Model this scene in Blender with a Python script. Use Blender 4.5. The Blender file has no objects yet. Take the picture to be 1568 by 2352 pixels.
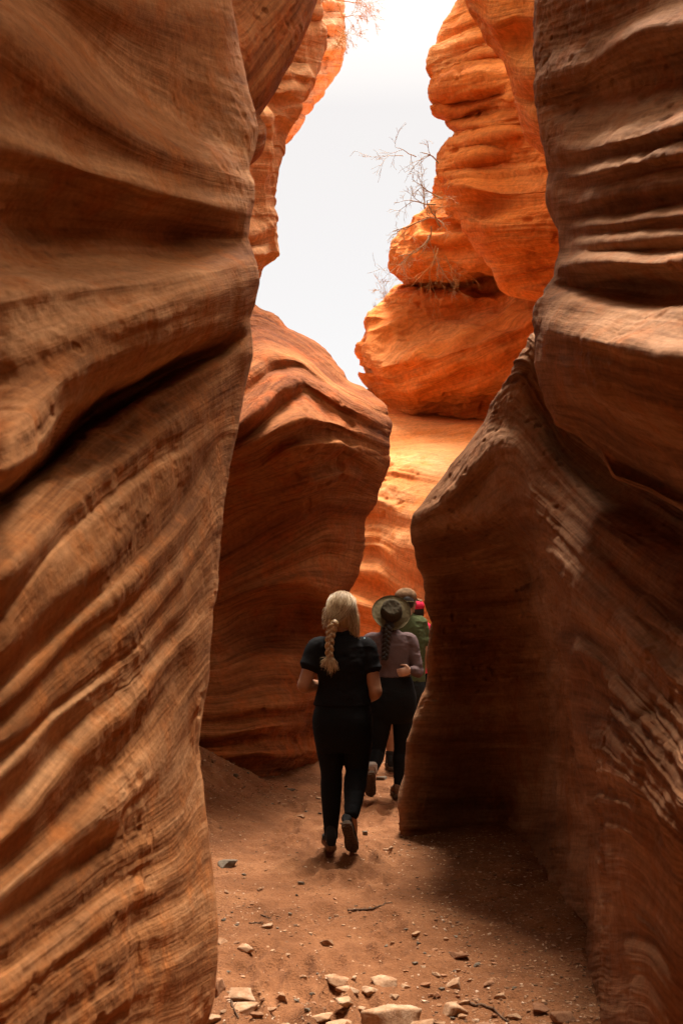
import bpy, bmesh, math, random
import numpy as np
from mathutils import Vector, Matrix
random.seed(7); RNG = np.random.default_rng(11)
sc = bpy.context.scene
COL = sc.collection

# ------------------------------------------------------------------ camera
F, CX, CY, PITCH, EYE = 2287.0, 784.0, 1176.0, math.radians(4.6), 1.65
CP, SP = math.cos(PITCH), math.sin(PITCH)
cam = bpy.data.cameras.new('camera'); camo = bpy.data.objects.new('camera', cam); COL.objects.link(camo)
cam.sensor_fit = 'VERTICAL'; cam.sensor_height = 36.0; cam.lens = 36.0*F/2352.0
camo.location = (0, 0, EYE); camo.rotation_euler = (math.pi/2+PITCH, 0, 0)
cam.clip_start = 0.05; cam.clip_end = 2000
cam.dof.use_dof = True; cam.dof.focus_distance = 7.0; cam.dof.aperture_fstop = 5.0
sc.camera = camo

def unproj(px, py, Y):
    """world point seen at (px,py) of the photo at world depth Y (arrays)"""
    px = np.asarray(px, float); py = np.asarray(py, float); Y = np.asarray(Y, float)
    u = (CY-py)/F
    dy = CP - u*SP; dz = SP + u*CP; dx = (px-CX)/F
    return np.stack([dx/dy*Y, Y+0*dx, EYE+dz/dy*Y], -1)
def P3(px, py, Y): return Vector(unproj(px, py, Y).tolist())
def ground_at(px, py, z=0.0):
    u = (CY-py)/F
    dy = CP-u*SP; dz = SP+u*CP
    Y = (z-EYE)*dy/dz
    return (px-CX)/F/dy*Y, Y

# ------------------------------------------------------------------ noise
def _hash(ix, iy, iz, seed):
    h = (ix.astype(np.uint32)*np.uint32(374761393)) ^ (iy.astype(np.uint32)*np.uint32(668265263)) ^ (iz.astype(np.uint32)*np.uint32(2147483647)) ^ np.uint32((seed*1274126177) & 0xffffffff)
    h = (h ^ (h >> np.uint32(13)))*np.uint32(1274126177)
    h = (h ^ (h >> np.uint32(16)))*np.uint32(2246822519)
    h = h ^ (h >> np.uint32(15))
    return (h & np.uint32(0xffff)).astype(np.float32)/65535.0*2-1
def vnoise(x, y, z, seed=0):
    with np.errstate(over='ignore'):
        x = np.asarray(x, np.float32); y = np.asarray(y, np.float32); z = np.asarray(z, np.float32)
        x, y, z = np.broadcast_arrays(x, y, z)
        fx, fy, fz = np.floor(x), np.floor(y), np.floor(z)
        ix, iy, iz = fx.astype(np.int32), fy.astype(np.int32), fz.astype(np.int32)
        tx, ty, tz = x-fx, y-fy, z-fz
        sx, sy, sz = (t*t*t*(t*(t*6-15)+10) for t in (tx, ty, tz))
        r = 0
        for a in (0, 1):
            wa = sx if a else 1-sx
            for b in (0, 1):
                wb = sy if b else 1-sy
                for c in (0, 1):
                    wc = sz if c else 1-sz
                    r = r+_hash(ix+a, iy+b, iz+c, seed)*wa*wb*wc
        return r
def fbm(x, y, z, seed=0, octs=4, gain=0.5, lac=2.03):
    s = 0; a = 1.0; n = 0
    for o in range(octs):
        s = s+a*vnoise(x*lac**o, y*lac**o, z*lac**o, seed+o*17); n += a; a *= gain
    return s/n
def ss(a, b, x):
    t = np.clip((x-a)/(b-a), 0, 1); return t*t*(3-2*t)

# ------------------------------------------------------------------ objects
def tag(o, label=None, cat=None, group=None, kind=None):
    if label: o['label'] = label
    if cat: o['category'] = cat
    if group: o['group'] = group
    if kind: o['kind'] = kind
    return o
def link(name, me, mat=None, parent=None, smooth=True):
    o = bpy.data.objects.new(name, me); COL.objects.link(o)
    if mat is not None: me.materials.append(mat)
    if parent is not None: o.parent = parent
    return o
def np_mesh(name, V, Q, attrs=None, smooth=True):
    me = bpy.data.meshes.new(name)
    V = np.ascontiguousarray(V, np.float32); Q = np.ascontiguousarray(Q, np.int32)
    n = Q.shape[1]
    me.vertices.add(len(V)); me.vertices.foreach_set('co', V.ravel())
    me.loops.add(Q.size); me.loops.foreach_set('vertex_index', Q.ravel())
    me.polygons.add(len(Q)); me.polygons.foreach_set('loop_start', np.arange(0, Q.size, n, dtype=np.int32))
    me.polygons.foreach_set('use_smooth', np.full(len(Q), smooth, bool))
    for k, a in (attrs or {}).items():
        at = me.attributes.new(k, 'FLOAT', 'POINT'); at.data.foreach_set('value', np.ascontiguousarray(a, np.float32).ravel())
    me.update(calc_edges=True); me.validate()
    return me
def grid_quads(nr, nc):
    i = np.arange(nr*nc).reshape(nr, nc)
    return np.stack([i[:-1, :-1], i[:-1, 1:], i[1:, 1:], i[1:, :-1]], -1).reshape(-1, 4)
def grid_normals(G):
    du = np.gradient(G, axis=1); dv = np.gradient(G, axis=0)
    n = np.cross(du, dv); l = np.linalg.norm(n, axis=-1, keepdims=True); l[l < 1e-9] = 1
    return n/l

# ------------------------------------------------------------------ materials
def new_mat(name):
    m = bpy.data.materials.new(name); m.use_nodes = True
    nt = m.node_tree; nt.nodes.clear()
    out = nt.nodes.new('ShaderNodeOutputMaterial'); b = nt.nodes.new('ShaderNodeBsdfPrincipled')
    nt.links.new(b.outputs[0], out.inputs[0])
    b.inputs['Specular IOR Level'].default_value = 0.25
    return m, nt, b
class NT:
    def __init__(s, nt): s.nt = nt
    def n(s, t, ins=None, **kw):
        nd = s.nt.nodes.new(t)
        for k, v in kw.items(): setattr(nd, k, v)
        for k, v in (ins or {}).items():
            if isinstance(v, tuple) and len(v) == 2 and hasattr(v[0], 'outputs'): s.nt.links.new(v[0].outputs[v[1]], nd.inputs[k])
            elif hasattr(v, 'outputs'): s.nt.links.new(v.outputs[0], nd.inputs[k])
            else: nd.inputs[k].default_value = v
        return nd
    def ramp(s, fac, stops, interp='LINEAR'):
        r = s.nt.nodes.new('ShaderNodeValToRGB'); r.color_ramp.interpolation = interp
        e = r.color_ramp.elements
        while len(e) > 1: e.remove(e[-1])
        for i, (p, c) in enumerate(stops):
            el = e[0] if i == 0 else e.new(p)
            el.position = p; el.color = tuple(c)+(1,) if len(c) == 3 else c
        s.nt.links.new(fac if not hasattr(fac, 'outputs') else fac.outputs[0], r.inputs[0])
        return r
    def math(s, op, a, b=0.0):
        return s.n('ShaderNodeMath', {0: a, 1: b}, operation=op)
    def mix(s, fac, a, b, blend='MIX'):
        nd = s.nt.nodes.new('ShaderNodeMix'); nd.data_type = 'RGBA'; nd.blend_type = blend
        for idx, v in ((0, fac), (6, a), (7, b)):
            if hasattr(v, 'outputs'):
                o = v.outputs[2] if v.bl_idname == 'ShaderNodeMix' else v.outputs[0]
                s.nt.links.new(o, nd.inputs[idx])
            else: nd.inputs[idx].default_value = v if not isinstance(v, tuple) else (tuple(v)+(1,) if len(v) == 3 else v)
        return nd
def mixout(nd): return nd.outputs[2]

def rock_mat(name, dark, mid, light, stain, fs=1.0, bump=1.0, grain=(0.74, 1.16), lines=.6):
    """layered sandstone: bands follow the 'strata' attribute that is stored with the surface"""
    m, nt, b = new_mat(name); N = NT(nt)
    geo = N.n('ShaderNodeNewGeometry'); st = N.n('ShaderNodeAttribute', attribute_name='strata')
    sep = N.n('ShaderNodeSeparateXYZ', {0: geo})
    def band(fl, fstr, detail=4, off=0.0, rough=0.6):
        v = N.n('ShaderNodeCombineXYZ', {0: N.math('MULTIPLY', (sep, 0), fl*fs), 1: N.math('MULTIPLY', (sep, 1), fl*fs),
                                         2: N.math('MULTIPLY_ADD', (st, 2), fstr*fs)})
        v.inputs[2].links[0].from_node.inputs[2].default_value = off
        return N.n('ShaderNodeTexNoise', {'Vector': v, 'Scale': 1.0, 'Detail': detail, 'Roughness': rough, 'Distortion': 0.25})
    def iso(scale, detail=4, rough=0.6):
        return N.n('ShaderNodeTexNoise', {'Vector': geo, 'Scale': scale*fs, 'Detail': detail, 'Roughness': rough})
    nt.links.new(geo.outputs['Position'], sep.inputs[0])
    n1 = band(0.5, 5.0); n2 = band(1.3, 28.0, 5, 3.1, .65); n3 = band(2.2, 90.0, 3, 9.0)
    big = iso(1.3, 3); fine = iso(38, 5, .7); blotch = iso(7, 5, .65)
    for q in (big, fine, blotch): nt.links.new(geo.outputs['Position'], q.inputs['Vector'])
    c = N.ramp(n1, [(0.30, dark), (0.47, mid), (0.66, light)])
    c2 = N.ramp(n2, [(0.34, dark), (0.52, mid), (0.68, light)])
    cc = N.mix(0.36, c, c2)
    f3 = N.ramp(n3, [(0.36, (.50, .44, .40)), (0.50, (1, 1, 1)), (0.64, (1.12, 1.10, 1.06))])
    cc = N.mix(lines, cc, f3, 'MULTIPLY')
    fb = N.ramp(blotch, [(0.50, (0, 0, 0)), (0.66, (.65, .65, .65))])
    cc = N.mix(fb, cc, stain)
    fg = N.ramp(big, [(0.36, (.80, .74, .70)), (0.6, (1.08, 1.06, 1.04))])
    cc = N.mix(0.8, cc, fg, 'MULTIPLY')
    ff = N.ramp(fine, [(0.3, (grain[0],)*3), (0.62, (grain[1],)*3)])
    cc = N.mix(0.9, cc, ff, 'MULTIPLY')
    nt.links.new(mixout(cc), b.inputs['Base Color'])
    b.inputs['Roughness'].default_value = 0.92; b.inputs['Specular IOR Level'].default_value = 0.12
    # small relief: laminae, grain, little pits
    vor = N.n('ShaderNodeTexVoronoi', {'Scale': 26.0*fs, 'Randomness': 1.0}); nt.links.new(geo.outputs['Position'], vor.inputs['Vector'])
    pit = N.ramp((vor.outputs['Distance']), [(0.0, (0, 0, 0)), (0.28, (1, 1, 1))])
    pm = N.ramp(blotch, [(0.46, (0, 0, 0)), (0.60, (1, 1, 1))])
    pitm = N.mix(pm, (1.0, 1.0, 1.0), pit)
    h = N.math('MULTIPLY_ADD', (n3, 0), 0.35)
    nt.links.new(N.math('MULTIPLY_ADD', (n2, 0), 0.6).outputs[0], h.inputs[2])
    a2 = N.math('MULTIPLY_ADD', (fine, 0), 0.55); nt.links.new(h.outputs[0], a2.inputs[2])
    a3 = N.n('ShaderNodeMath', operation='MULTIPLY_ADD'); nt.links.new(mixout(pitm), a3.inputs[0]); a3.inputs[1].default_value = 0.30
    nt.links.new(a2.outputs[0], a3.inputs[2])
    bp = N.n('ShaderNodeBump', {'Strength': 0.75*bump, 'Distance': 0.02/fs, 'Height': a3})
    nt.links.new(bp.outputs[0], b.inputs['Normal'])
    return m

def plain_mat(name, col, rough=0.8, noise=0.25, scale=60, bump=0.0, spec=0.25, stretch=None):
    m, nt, b = new_mat(name); N = NT(nt)
    tc = N.n('ShaderNodeTexCoord')
    src = (tc, 3)
    if stretch:
        mp = N.n('ShaderNodeMapping', {0: src}); mp.inputs['Scale'].default_value = stretch; src = (mp, 0)
    tx = N.n('ShaderNodeTexNoise', {'Vector': src, 'Scale': scale, 'Detail': 5.0, 'Roughness': .65})
    lo = tuple(c*(1-noise) for c in col); hi = tuple(min(1, c*(1+noise)) for c in col)
    r = N.ramp(tx, [(0.32, lo), (0.68, hi)])
    nt.links.new(r.outputs[0], b.inputs['Base Color'])
    b.inputs['Roughness'].default_value = rough; b.inputs['Specular IOR Level'].default_value = spec if rough < .6 else .06
    if bump:
        bp = N.n('ShaderNodeBump', {'Strength': bump, 'Distance': 0.004, 'Height': tx}); nt.links.new(bp.outputs[0], b.inputs['Normal'])
    return m

# ------------------------------------------------------------------ rock masses
def blur(A, s):
    if s <= 0: return A
    r = int(3*s)+1; k = np.exp(-0.5*(np.arange(-r, r+1)/s)**2); k /= k.sum()
    for ax in (0, 1):
        pad = [(0, 0), (0, 0)]; pad[ax] = (r, r)
        B = np.pad(A, pad, mode='edge'); A = sum(k[i]*np.take(B, np.arange(i, i+A.shape[ax]), axis=ax) for i in range(2*r+1))
    return A
STEP = 4.0
GX = np.arange(-400, 2000+STEP, STEP); GY = np.arange(-300, 2500+STEP, STEP)
def sample(A, px, py):
    x = np.clip((px-GX[0])/STEP, 0, len(GX)-1.001); y = np.clip((py-GY[0])/STEP, 0, len(GY)-1.001)
    i = x.astype(int); j = y.astype(int); a = x-i; b = y-j
    return A[j, i]*(1-a)*(1-b)+A[j, i+1]*a*(1-b)+A[j+1, i]*(1-a)*b+A[j+1, i+1]*a*b
def depth_field(rows, s=8):
    ys = [r[0] for r in rows]
    R = np.array([np.interp(GX, [p[0] for p in r[1]], [p[1] for p in r[1]]) for r in rows])
    A = np.stack([np.interp(GY, ys, R[:, i]) for i in range(len(GX))], 1)
    return blur(A, s)
def relief_field(curves, mpp, s=1.8):
    """curves (top to bottom): [(px,py,d),...]; returns relief D and layer coordinate PHI on the photo grid"""
    K = len(curves)
    Yk = np.array([np.interp(GX, [p[0] for p in c], [p[1] for p in c]) for c in curves])
    for k in range(1, K): Yk[k] = np.maximum(Yk[k], Yk[k-1]+6)
    Dk = np.array([np.interp(GX, [p[0] for p in c], [p[2] for p in c]) for c in curves])
    val = np.array([y.mean() for y in Yk])*mpp
    for k in range(1, K): val[k] = max(val[k], val[k-1]+12*mpp)
    D = np.zeros((len(GY), len(GX))); PH = np.zeros_like(D)
    Gy = GY[:, None]
    D[:] = Dk[0]; PH[:] = val[0]+(Gy-Yk[0])*mpp
    for k in range(K-1):
        m = Gy >= Yk[k]
        t = np.clip((Gy-Yk[k])/(Yk[k+1]-Yk[k]), 0, 1); tt = t*t*(3-2*t)
        D = np.where(m, Dk[k]*(1-tt)+Dk[k+1]*tt, D)
        PH = np.where(m, val[k]*(1-t)+val[k+1]*t, PH)
    m = Gy > Yk[-1]
    PH = np.where(m, val[-1]+(Gy-Yk[-1])*mpp, PH)
    return blur(D, s), blur(PH, 3)

def mass(name, side, contour, depth, curves, mat, py0, py1, edge, nr, nc, r=0.3, mpp=0.0014, power=1.5, wob=0.0,
         micro=1.0, top=4.0, flare=1.2, outer=None, wrap=3.0, dscale=1.0, fs=1.0, seed=1, bot=-0.5, pits=1.0, kmax=2.4,
         label='', cat='rock wall', flow=0.0, blocky=0.0, shade_roof=0.0, lay=1.0, soft=1.8, dsoft=8, crag=0.0, tilt=0.0, back=False):
    Yf = depth_field(depth, dsoft); D, PH = relief_field(curves, mpp, soft)
    py = np.linspace(py0, py1, nr)
    cpy = [c[1] for c in contour]; cpx = [c[0] for c in contour]
    pxc = np.interp(py, cpy, cpx)
    k = np.exp(-0.5*(np.arange(-4, 5)/1.4)**2); k /= k.sum()
    pxc = np.convolve(np.pad(pxc, 4, mode='edge'), k, 'valid')
    if wob: pxc = pxc+wob*(vnoise(py*0.05, 0.5, seed, seed)+0.6*vnoise(py*0.13, 0.2, seed, seed+3))
    u = np.linspace(0, 1, nc); q = u**power
    qf = np.linspace(0, 1, 900); PF = pxc[:, None]+(edge-pxc[:, None])*qf[None]; YF = sample(Yf, PF, np.repeat(py[:, None], 900, 1))
    dY = np.abs(np.gradient(YF, axis=1)); dX = np.abs(edge-pxc[:, None])/899*YF/F+1e-6
    cum = np.cumsum(np.sqrt(1+np.minimum(dY/dX, 7)**2)*dX, 1); cum = (cum-cum[:, :1])/(cum[:, -1:]-cum[:, :1])
    QA = np.stack([np.interp(q, cum[i_], qf) for i_ in range(nr)])
    QA = .65*QA+.35*q[None]
    PX = pxc[:, None]+(edge-pxc[:, None])*QA; PY = np.repeat(py[:, None], nc, 1)
    Y0 = sample(Yf, PX, PY)
    e = 6.0
    slope = (sample(Yf, PX+e, PY)-sample(Yf, PX-e, PY))/(2*e)
    lat = Y0/F
    Kf = np.minimum(np.sqrt(lat**2+slope**2)/lat, kmax)
    dist = np.abs(PX-pxc[:, None])*lat
    uu = np.clip(dist/r, 0, 1); g = np.sqrt(np.clip(1-(1-uu)**2, 0, 1))
    rel = sample(D, PX, PY)*dscale
    Y = Y0+r*(1-g)-rel*Kf*ss(0, 1, g)
    G = unproj(PX, PY, Y)
    PHI = sample(PH, PX, PY)
    # wrap behind the contour
    nw = 26; th = np.linspace(0, math.pi/2, nw)[1:]
    C0 = G[:, 0]
    Ysm = np.convolve(np.pad(C0[:, 1], 12, mode='edge'), np.ones(25)/25, 'valid')
    W = [np.stack([C0[:, 0]+side*r*(1-math.cos(t)), C0[:, 1]+r*math.sin(t), C0[:, 2]], -1) for t in th]
    for t in np.linspace(0, 1, 14)[1:]:
        W.append(np.stack([C0[:, 0]+side*(r+wrap*t), C0[:, 1]+r+0.45*wrap*t, C0[:, 2]], -1))
    W = np.stack(W[::-1], 1)
    PW = np.repeat(PHI[:, :1], W.shape[1], 1)
    G = np.concatenate([W, G], 1); PHI = np.concatenate([PW, PHI], 1)
    if outer:  # unseen run behind the camera, bent shut to block light
        E = G[:, -1]; O = []
        prev = E
        n = 40
        path = np.array([[0, 0]]+[[a, b] for a, b in outer], float)   # absolute X,Y targets blended
        for i in range(1, len(path)):
            tgt = np.stack([np.full(nr, path[i, 0])+(E[:, 0]-E[:, 0].mean())*0.7, np.full(nr, path[i, 1])+(E[:, 1]-E[:, 1].mean())*0.5, E[:, 2]], -1)
            for t in np.linspace(0, 1, n)[1:]: O.append(prev*(1-t)+tgt*t)
            prev = tgt
        O = np.stack(O, 1)
        G = np.concatenate([G, O], 1); PHI = np.concatenate([PHI, np.repeat(PHI[:, -1:], O.shape[1], 1)], 1)
    # upward continuation, out of frame; inward-leaning tops are added light blockers
    T0 = G[0]; up = []
    ptop = []
    nu = 46
    for t in np.linspace(1, 0, nu)[:-1]:
        h = T0[:, 2]+(np.maximum(top-T0[:, 2], 0.04 if back else 0.2))*t
        yy = T0[:, 1]; cl = np.clip((1.7-yy)/1.5, 0, 1)
        off = flare*t**1.6*(1-cl)-(0.95*t)*cl*shade_roof
        up.append(np.stack([T0[:, 0]+side*off, T0[:, 1]+0*off, h], -1)); ptop.append(PHI[0]-(h-T0[:, 2]))
    cap = []
    for a in (30, 8, 2.0, 0.6):
        x = up[0].copy(); x[:, 1 if back else 0] += a if back else side*a; x[:, 2] += 0.05*min(a, 3); cap.append(x)
    G = np.concatenate([np.stack(cap+up, 0), G], 0)
    PHI = np.concatenate([np.stack([ptop[0]]*4+ptop, 0), PHI], 0)
    # downward continuation into the ground
    B0 = G[-1]; dn = []; pd = []
    for t in np.linspace(0, 1, 22)[1:]:
        zz = B0[:, 2]+(np.minimum(bot-B0[:, 2], -0.05))*t
        dn.append(np.stack([B0[:, 0], B0[:, 1], zz], -1)); pd.append(PHI[-1]+(B0[:, 2]-zz))
    G = np.concatenate([G, np.stack(dn, 0)], 0); PHI = np.concatenate([PHI, np.stack(pd, 0)], 0)
    # erosion relief along the normal
    Nn = grid_normals(G)
    mid = (G.shape[0]//2, (nw+13)+nc//3)
    if np.dot(Nn[mid], np.array([0, 0, EYE])-G[mid]) < 0: Nn = -Nn
    X, Yy, Z = G[..., 0], G[..., 1], G[..., 2]
    s = fs
    wp = 0.03*fbm(X*2*s, Yy*2*s, Z*2*s, seed+5, 3)/s
    ph = PHI+wp
    if tilt: ph = ph+tilt*X; PHI = PHI+tilt*X
    lay1 = vnoise(X*.9*s, Yy*.9*s, ph*9*s, seed+1)
    lay2 = vnoise(X*1.6*s, Yy*1.6*s, ph*26*s, seed+2)
    lay3 = vnoise(X*3*s, Yy*3*s, ph*70*s, seed+3)
    lump = fbm(X*2.2*s, Yy*2.2*s, Z*2.2*s, seed+7, 3)
    rough = fbm(X*14*s, Yy*14*s, Z*14*s, seed+9, 3)
    mask = ss(-.15, .35, fbm(X*1.4*s, Yy*1.4*s, Z*1.4*s, seed+21, 2))
    pn = vnoise(X*17*s, Yy*17*s, Z*24*s+ph*3, seed+31)
    pit = -ss(0.5, 0.85, pn)*mask*pits
    led = lay1+0.4*lay2
    if blocky:
        bl = np.floor(ph*9*s+.6*vnoise(X*.7*s, Yy*.7*s, ph, seed+44)); hb = _hash(bl.astype(np.int32), bl.astype(np.int32)*0, bl.astype(np.int32)*0+3, seed)
        hb = hb+0.8*vnoise(X*2.2*s, Yy*2.2*s, bl*3.7, seed+45)
    d = (lay*(0.014*lay1+0.010*lay2*(0.4+mask)+0.0035*lay3*(.3+mask))+0.035*lump+0.0075*rough*(.4+1.2*mask)+0.016*pit)*micro/s
    if blocky: d = d+blocky*hb*0.02/s
    if crag:
        wx = .5*fbm(X*.8*s, Yy*.8*s, Z*.8*s, seed+61, 2)
        c1 = 1-2*abs(fbm(X*1.1*s+wx, Yy*1.1*s, Z*1.5*s+wx+.5*X*s, seed+63, 3)); c2 = 1-2*abs(fbm(X*3.1*s, Yy*3.1*s, Z*4.4*s+1.2*X*s, seed+65, 3))
        d = d+crag*(.20*(c1-.6)+.07*(c2-.6)-.10*ss(.35, .6, fbm(X*1.3*s, Yy*1.3*s, ph*4*s, seed+67, 2)))
    fade = np.ones(G.shape[0]); fade[:4] = 0
    d = d*fade[:, None]
    G = G+Nn*d[..., None]
    V = G.reshape(-1, 3); Q = grid_quads(*G.shape[:2])
    me = np_mesh(name, V, Q, {'strata': PHI.reshape(-1)})
    o = link(name, me, mat)
    tag(o, label, cat, None, 'structure')
    return o
# ------------------------------------------------------------------ sandstone
M_near = rock_mat('sandstone_tan', (.125, .042, .013), (.34, .134, .044), (.60, .315, .145), (.42, .135, .032), bump=.6, lines=.34)
M_nearR = rock_mat('sandstone_brown', (.11, .045, .019), (.27, .125, .056), (.48, .27, .15), (.32, .115, .040), bump=.6, lines=.5)
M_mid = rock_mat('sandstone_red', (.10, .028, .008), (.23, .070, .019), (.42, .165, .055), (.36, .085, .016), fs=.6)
M_far = rock_mat('sandstone_orange_bounce', (.48, .115, .018), (.68, .205, .038), (.84, .37, .13), (.70, .18, .03), fs=.45, lines=.4)  # orange of bounced light mixed into the stone colour
M_pale_glare = rock_mat('sandstone_pale_glare', (.55, .25, .11), (.70, .38, .20), (.80, .50, .30), (.66, .32, .15), fs=.4)  # washed-out paleness of sky glare put into the base colour

M_peach_lit = rock_mat('sandstone_peach_lit', (.50, .20, .07), (.66, .31, .13), (.78, .46, .24), (.62, .26, .09), fs=.5, lines=.35)  # lighter base colour stands in for strong light on this cliff
M_apron = rock_mat('sandstone_apron_shade', (.085, .034, .014), (.20, .088, .038), (.38, .205, .11), (.22, .080, .028), bump=.45, lines=.35)  # darker copy of the near stone, shade of the face put into colour
M_glow = rock_mat('sandstone_bounce_glow', (.58, .17, .035), (.74, .28, .085), (.82, .43, .19), (.74, .25, .05), fs=.45, lines=.22, bump=.6)  # raised base colour carries the glow of bounced light
def Cc(*p): return list(p)

# near left wall: hollow, long rolled ledge, undercut, then the fluted apron
A_cont = [(500,-300),(535,0),(545,60),(553,120),(575,200),(590,250),(598,290),(590,320),(578,360),(575,390),(588,420),(588,460),(578,500),(572,545),
 (582,575),(592,600),(595,640),(588,690),(576,725),(580,770),(582,809),(567,884),(550,964),(537,1034),(522,1124),(510,1224),(504,1284),(500,1349),(492,1409),
 (487,1484),(480,1559),(465,1643),(459,1703),(462,1768),(467,1818),(472,1888),(478,1938),(487,2003),(494,2058),(496,2143),(494,2218),(490,2283),(482,2328),(470,2380),(450,2500)]
A_depth = [(-300,[(0,3.1),(560,4.5)]),(0,[(-300,2.4),(0,2.75),(300,3.3),(560,4.2)]),(600,[(-300,2.2),(0,2.5),(300,3.1),(590,4.0)]),
 (900,[(-300,2.3),(0,2.65),(300,3.35),(570,4.05)]),(1300,[(-300,1.95),(0,2.2),(250,2.8),(505,3.7)]),(1700,[(-300,1.95),(0,2.2),(250,2.75),(465,3.5)]),(2352,[(-300,1.9),(0,2.1),(250,2.6),(490,3.35)])]
A_cur = [
 Cc((0,-140,-0.025),(300,-60,-0.025),(600,0,0.000)),
 Cc((0,-50,-0.125),(150,60,-0.175),(300,210,-0.188),(450,300,-0.125),(570,345,-0.062)),
 Cc((0,45,0.088),(70,110,0.088),(130,165,0.075),(200,235,0.062),(300,305,0.050),(400,355,0.037),(500,390,0.025),(575,410,0.025)),
 Cc((0,250,0.000),(100,300,0.000),(200,350,0.000),(350,400,0.000),(480,430,0.000),(570,450,0.000)),
 Cc((0,330,0.037),(120,360,0.037),(200,395,0.037),(350,440,0.037),(480,472,0.037),(570,495,0.025)),
 Cc((0,390,-0.025),(200,425,-0.050),(350,465,-0.050),(480,495,-0.037),(570,515,-0.025)),
 Cc((0,520,-0.186),(200,530,-0.198),(400,545,-0.175),(570,555,-0.093)),
 Cc((0,570,-0.151),(200,575,-0.151),(400,580,-0.140),(570,575,-0.069)),
 Cc((0,700,0.088),(200,665,0.131),(350,650,0.155),(500,620,0.131),(590,610,0.065)),
 Cc((0,860,0.169),(150,800,0.221),(250,760,0.247),(350,722,0.247),(500,675,0.208),(590,655,0.104)),
 Cc((0,1000,0.312),(90,945,0.305),(160,880,0.293),(220,840,0.280),(300,805,0.260),(400,768,0.234),(500,735,0.182),(580,705,0.078)),
 Cc((0,1095,0.286),(90,1032,0.260),(160,947,0.234),(220,897,0.215),(280,872,0.195),(400,814,0.169),(500,780,0.117),(570,745,0.039)),
 Cc((0,1150,-.16),(110,1062,-.24),(180,972,-.30),(250,925,-.32),(320,888,-.30),(420,836,-.24),(500,804,-.16),(575,760,-.05)),
 Cc((0,1205,.03),(130,1092,.02),(200,1010,.01),(320,926,.01),(420,870,.01),(520,824,.01),(580,786,0)),
 Cc((0,1330,0.080),(150,1170,0.090),(300,1050,0.100),(400,970,0.090),(560,870,0.050)),
 Cc((0,1410,0.048),(100,1265,0.048),(200,1170,0.048),(300,1090,0.056),(380,1040,0.056),(540,940,0.040)),
 Cc((0,1425,0.028),(100,1278,0.028),(200,1182,0.028),(300,1102,0.036),(380,1053,0.044),(540,955,0.040)),
 Cc((0,1440,0.048),(100,1292,0.048),(200,1196,0.048),(300,1116,0.056),(380,1068,0.056),(540,970,0.040)),
 Cc((0,1500,0.056),(130,1370,0.056),(220,1290,0.048),(330,1180,0.040),(430,1070,0.032),(520,980,0.024)),
 Cc((0,1580,-0.000),(150,1430,-0.000),(225,1365,0.000),(350,1255,-0.008),(450,1120,-0.016),(510,1010,-0.008)),
 Cc((0,1620,0.024),(150,1470,0.028),(225,1405,0.032),(300,1330,0.032),(450,1180,0.016),(510,1070,0.008)),
 Cc((0,1660,0.000),(130,1520,0.000),(220,1440,-0.004),(350,1345,-0.014),(440,1240,-0.018),(505,1120,-0.004)),
 Cc((0,1710,0.022),(150,1590,0.014),(210,1540,0.014),(270,1480,0.016),(350,1405,0.014),(425,1315,0.009),(495,1200,0.009)),
 Cc((0,1745,0.000),(120,1630,0.000),(200,1570,-0.004),(300,1490,-0.004),(400,1380,-0.009),(490,1250,-0.004)),
 Cc((0,1790,0.022),(125,1650,0.022),(200,1595,0.018),(300,1520,0.014),(400,1420,0.009),(490,1310,0.014)),
 Cc((0,1870,-0.014),(100,1750,-0.014),(200,1640,-0.009),(300,1560,-0.009),(400,1460,-0.018),(488,1360,-0.004)),
 Cc((0,1945,0.022),(75,1870,0.024),(175,1738,0.024),(260,1655,0.027),(330,1585,0.022),(420,1480,0.018),(485,1410,0.014)),
 Cc((0,2003,-0.009),(125,1893,-0.014),(225,1778,-0.014),(325,1665,-0.014),(400,1575,-0.016),(478,1470,-0.009)),
 Cc((0,2070,0.018),(75,2003,0.022),(175,1918,0.027),(280,1830,0.031),(350,1750,0.029),(410,1660,0.022),(470,1560,0.014)),
 Cc((0,2133,-0.008),(100,2043,-0.013),(225,1945,-0.013),(350,1875,-0.008),(420,1830,0.000),(462,1720,0.008)),
 Cc((0,2180,0.000),(120,2085,0.000),(250,1990,0.000),(370,1920,0.004),(430,1870,0.008),(465,1790,0.008)),
 Cc((0,2220,-0.013),(150,2110,-0.013),(280,2015,-0.013),(400,1955,-0.008),(468,1850,0.000)),
 Cc((0,2293,0.004),(150,2175,0.008),(250,2090,0.011),(350,2045,0.013),(440,1995,0.013),(480,1930,0.004)),
 Cc((0,2350,-0.004),(150,2220,-0.004),(300,2120,-0.008),(420,2060,-0.006),(485,1990,0.000)),
 Cc((0,2400,0.004),(150,2270,0.006),(300,2165,0.008),(420,2110,0.008),(490,2050,0.004)),
 Cc((0,2440,-0.004),(175,2310,-0.004),(300,2215,-0.008),(425,2160,-0.008),(492,2110,-0.000)),
 Cc((0,2480,0.004),(175,2350,0.006),(300,2270,0.013),(425,2215,0.013),(492,2170,0.004)),
 Cc((0,2530,-0.008),(175,2420,-0.008),(300,2350,-0.004),(425,2300,-0.008),(492,2250,-0.004)),
]
mass('canyon_wall', -1, A_cont, A_depth, A_cur, M_near, -60, 2420, -60, 1150, 430, r=.32, mpp=.0013,
     outer=[(-.95, .6), (-.9, -1.5), (.6, -3.4)], top=5.8, flare=-1.0, seed=3, fs=1.25, bot=-.6,  # unseen top leaned over the slot to shade the walls
     label='near left sandstone wall with a long rolled ledge above a fluted apron', power=1.35, shade_roof=1, micro=.7, lay=.4, dscale=.8, soft=1.7, pits=.5)

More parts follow.
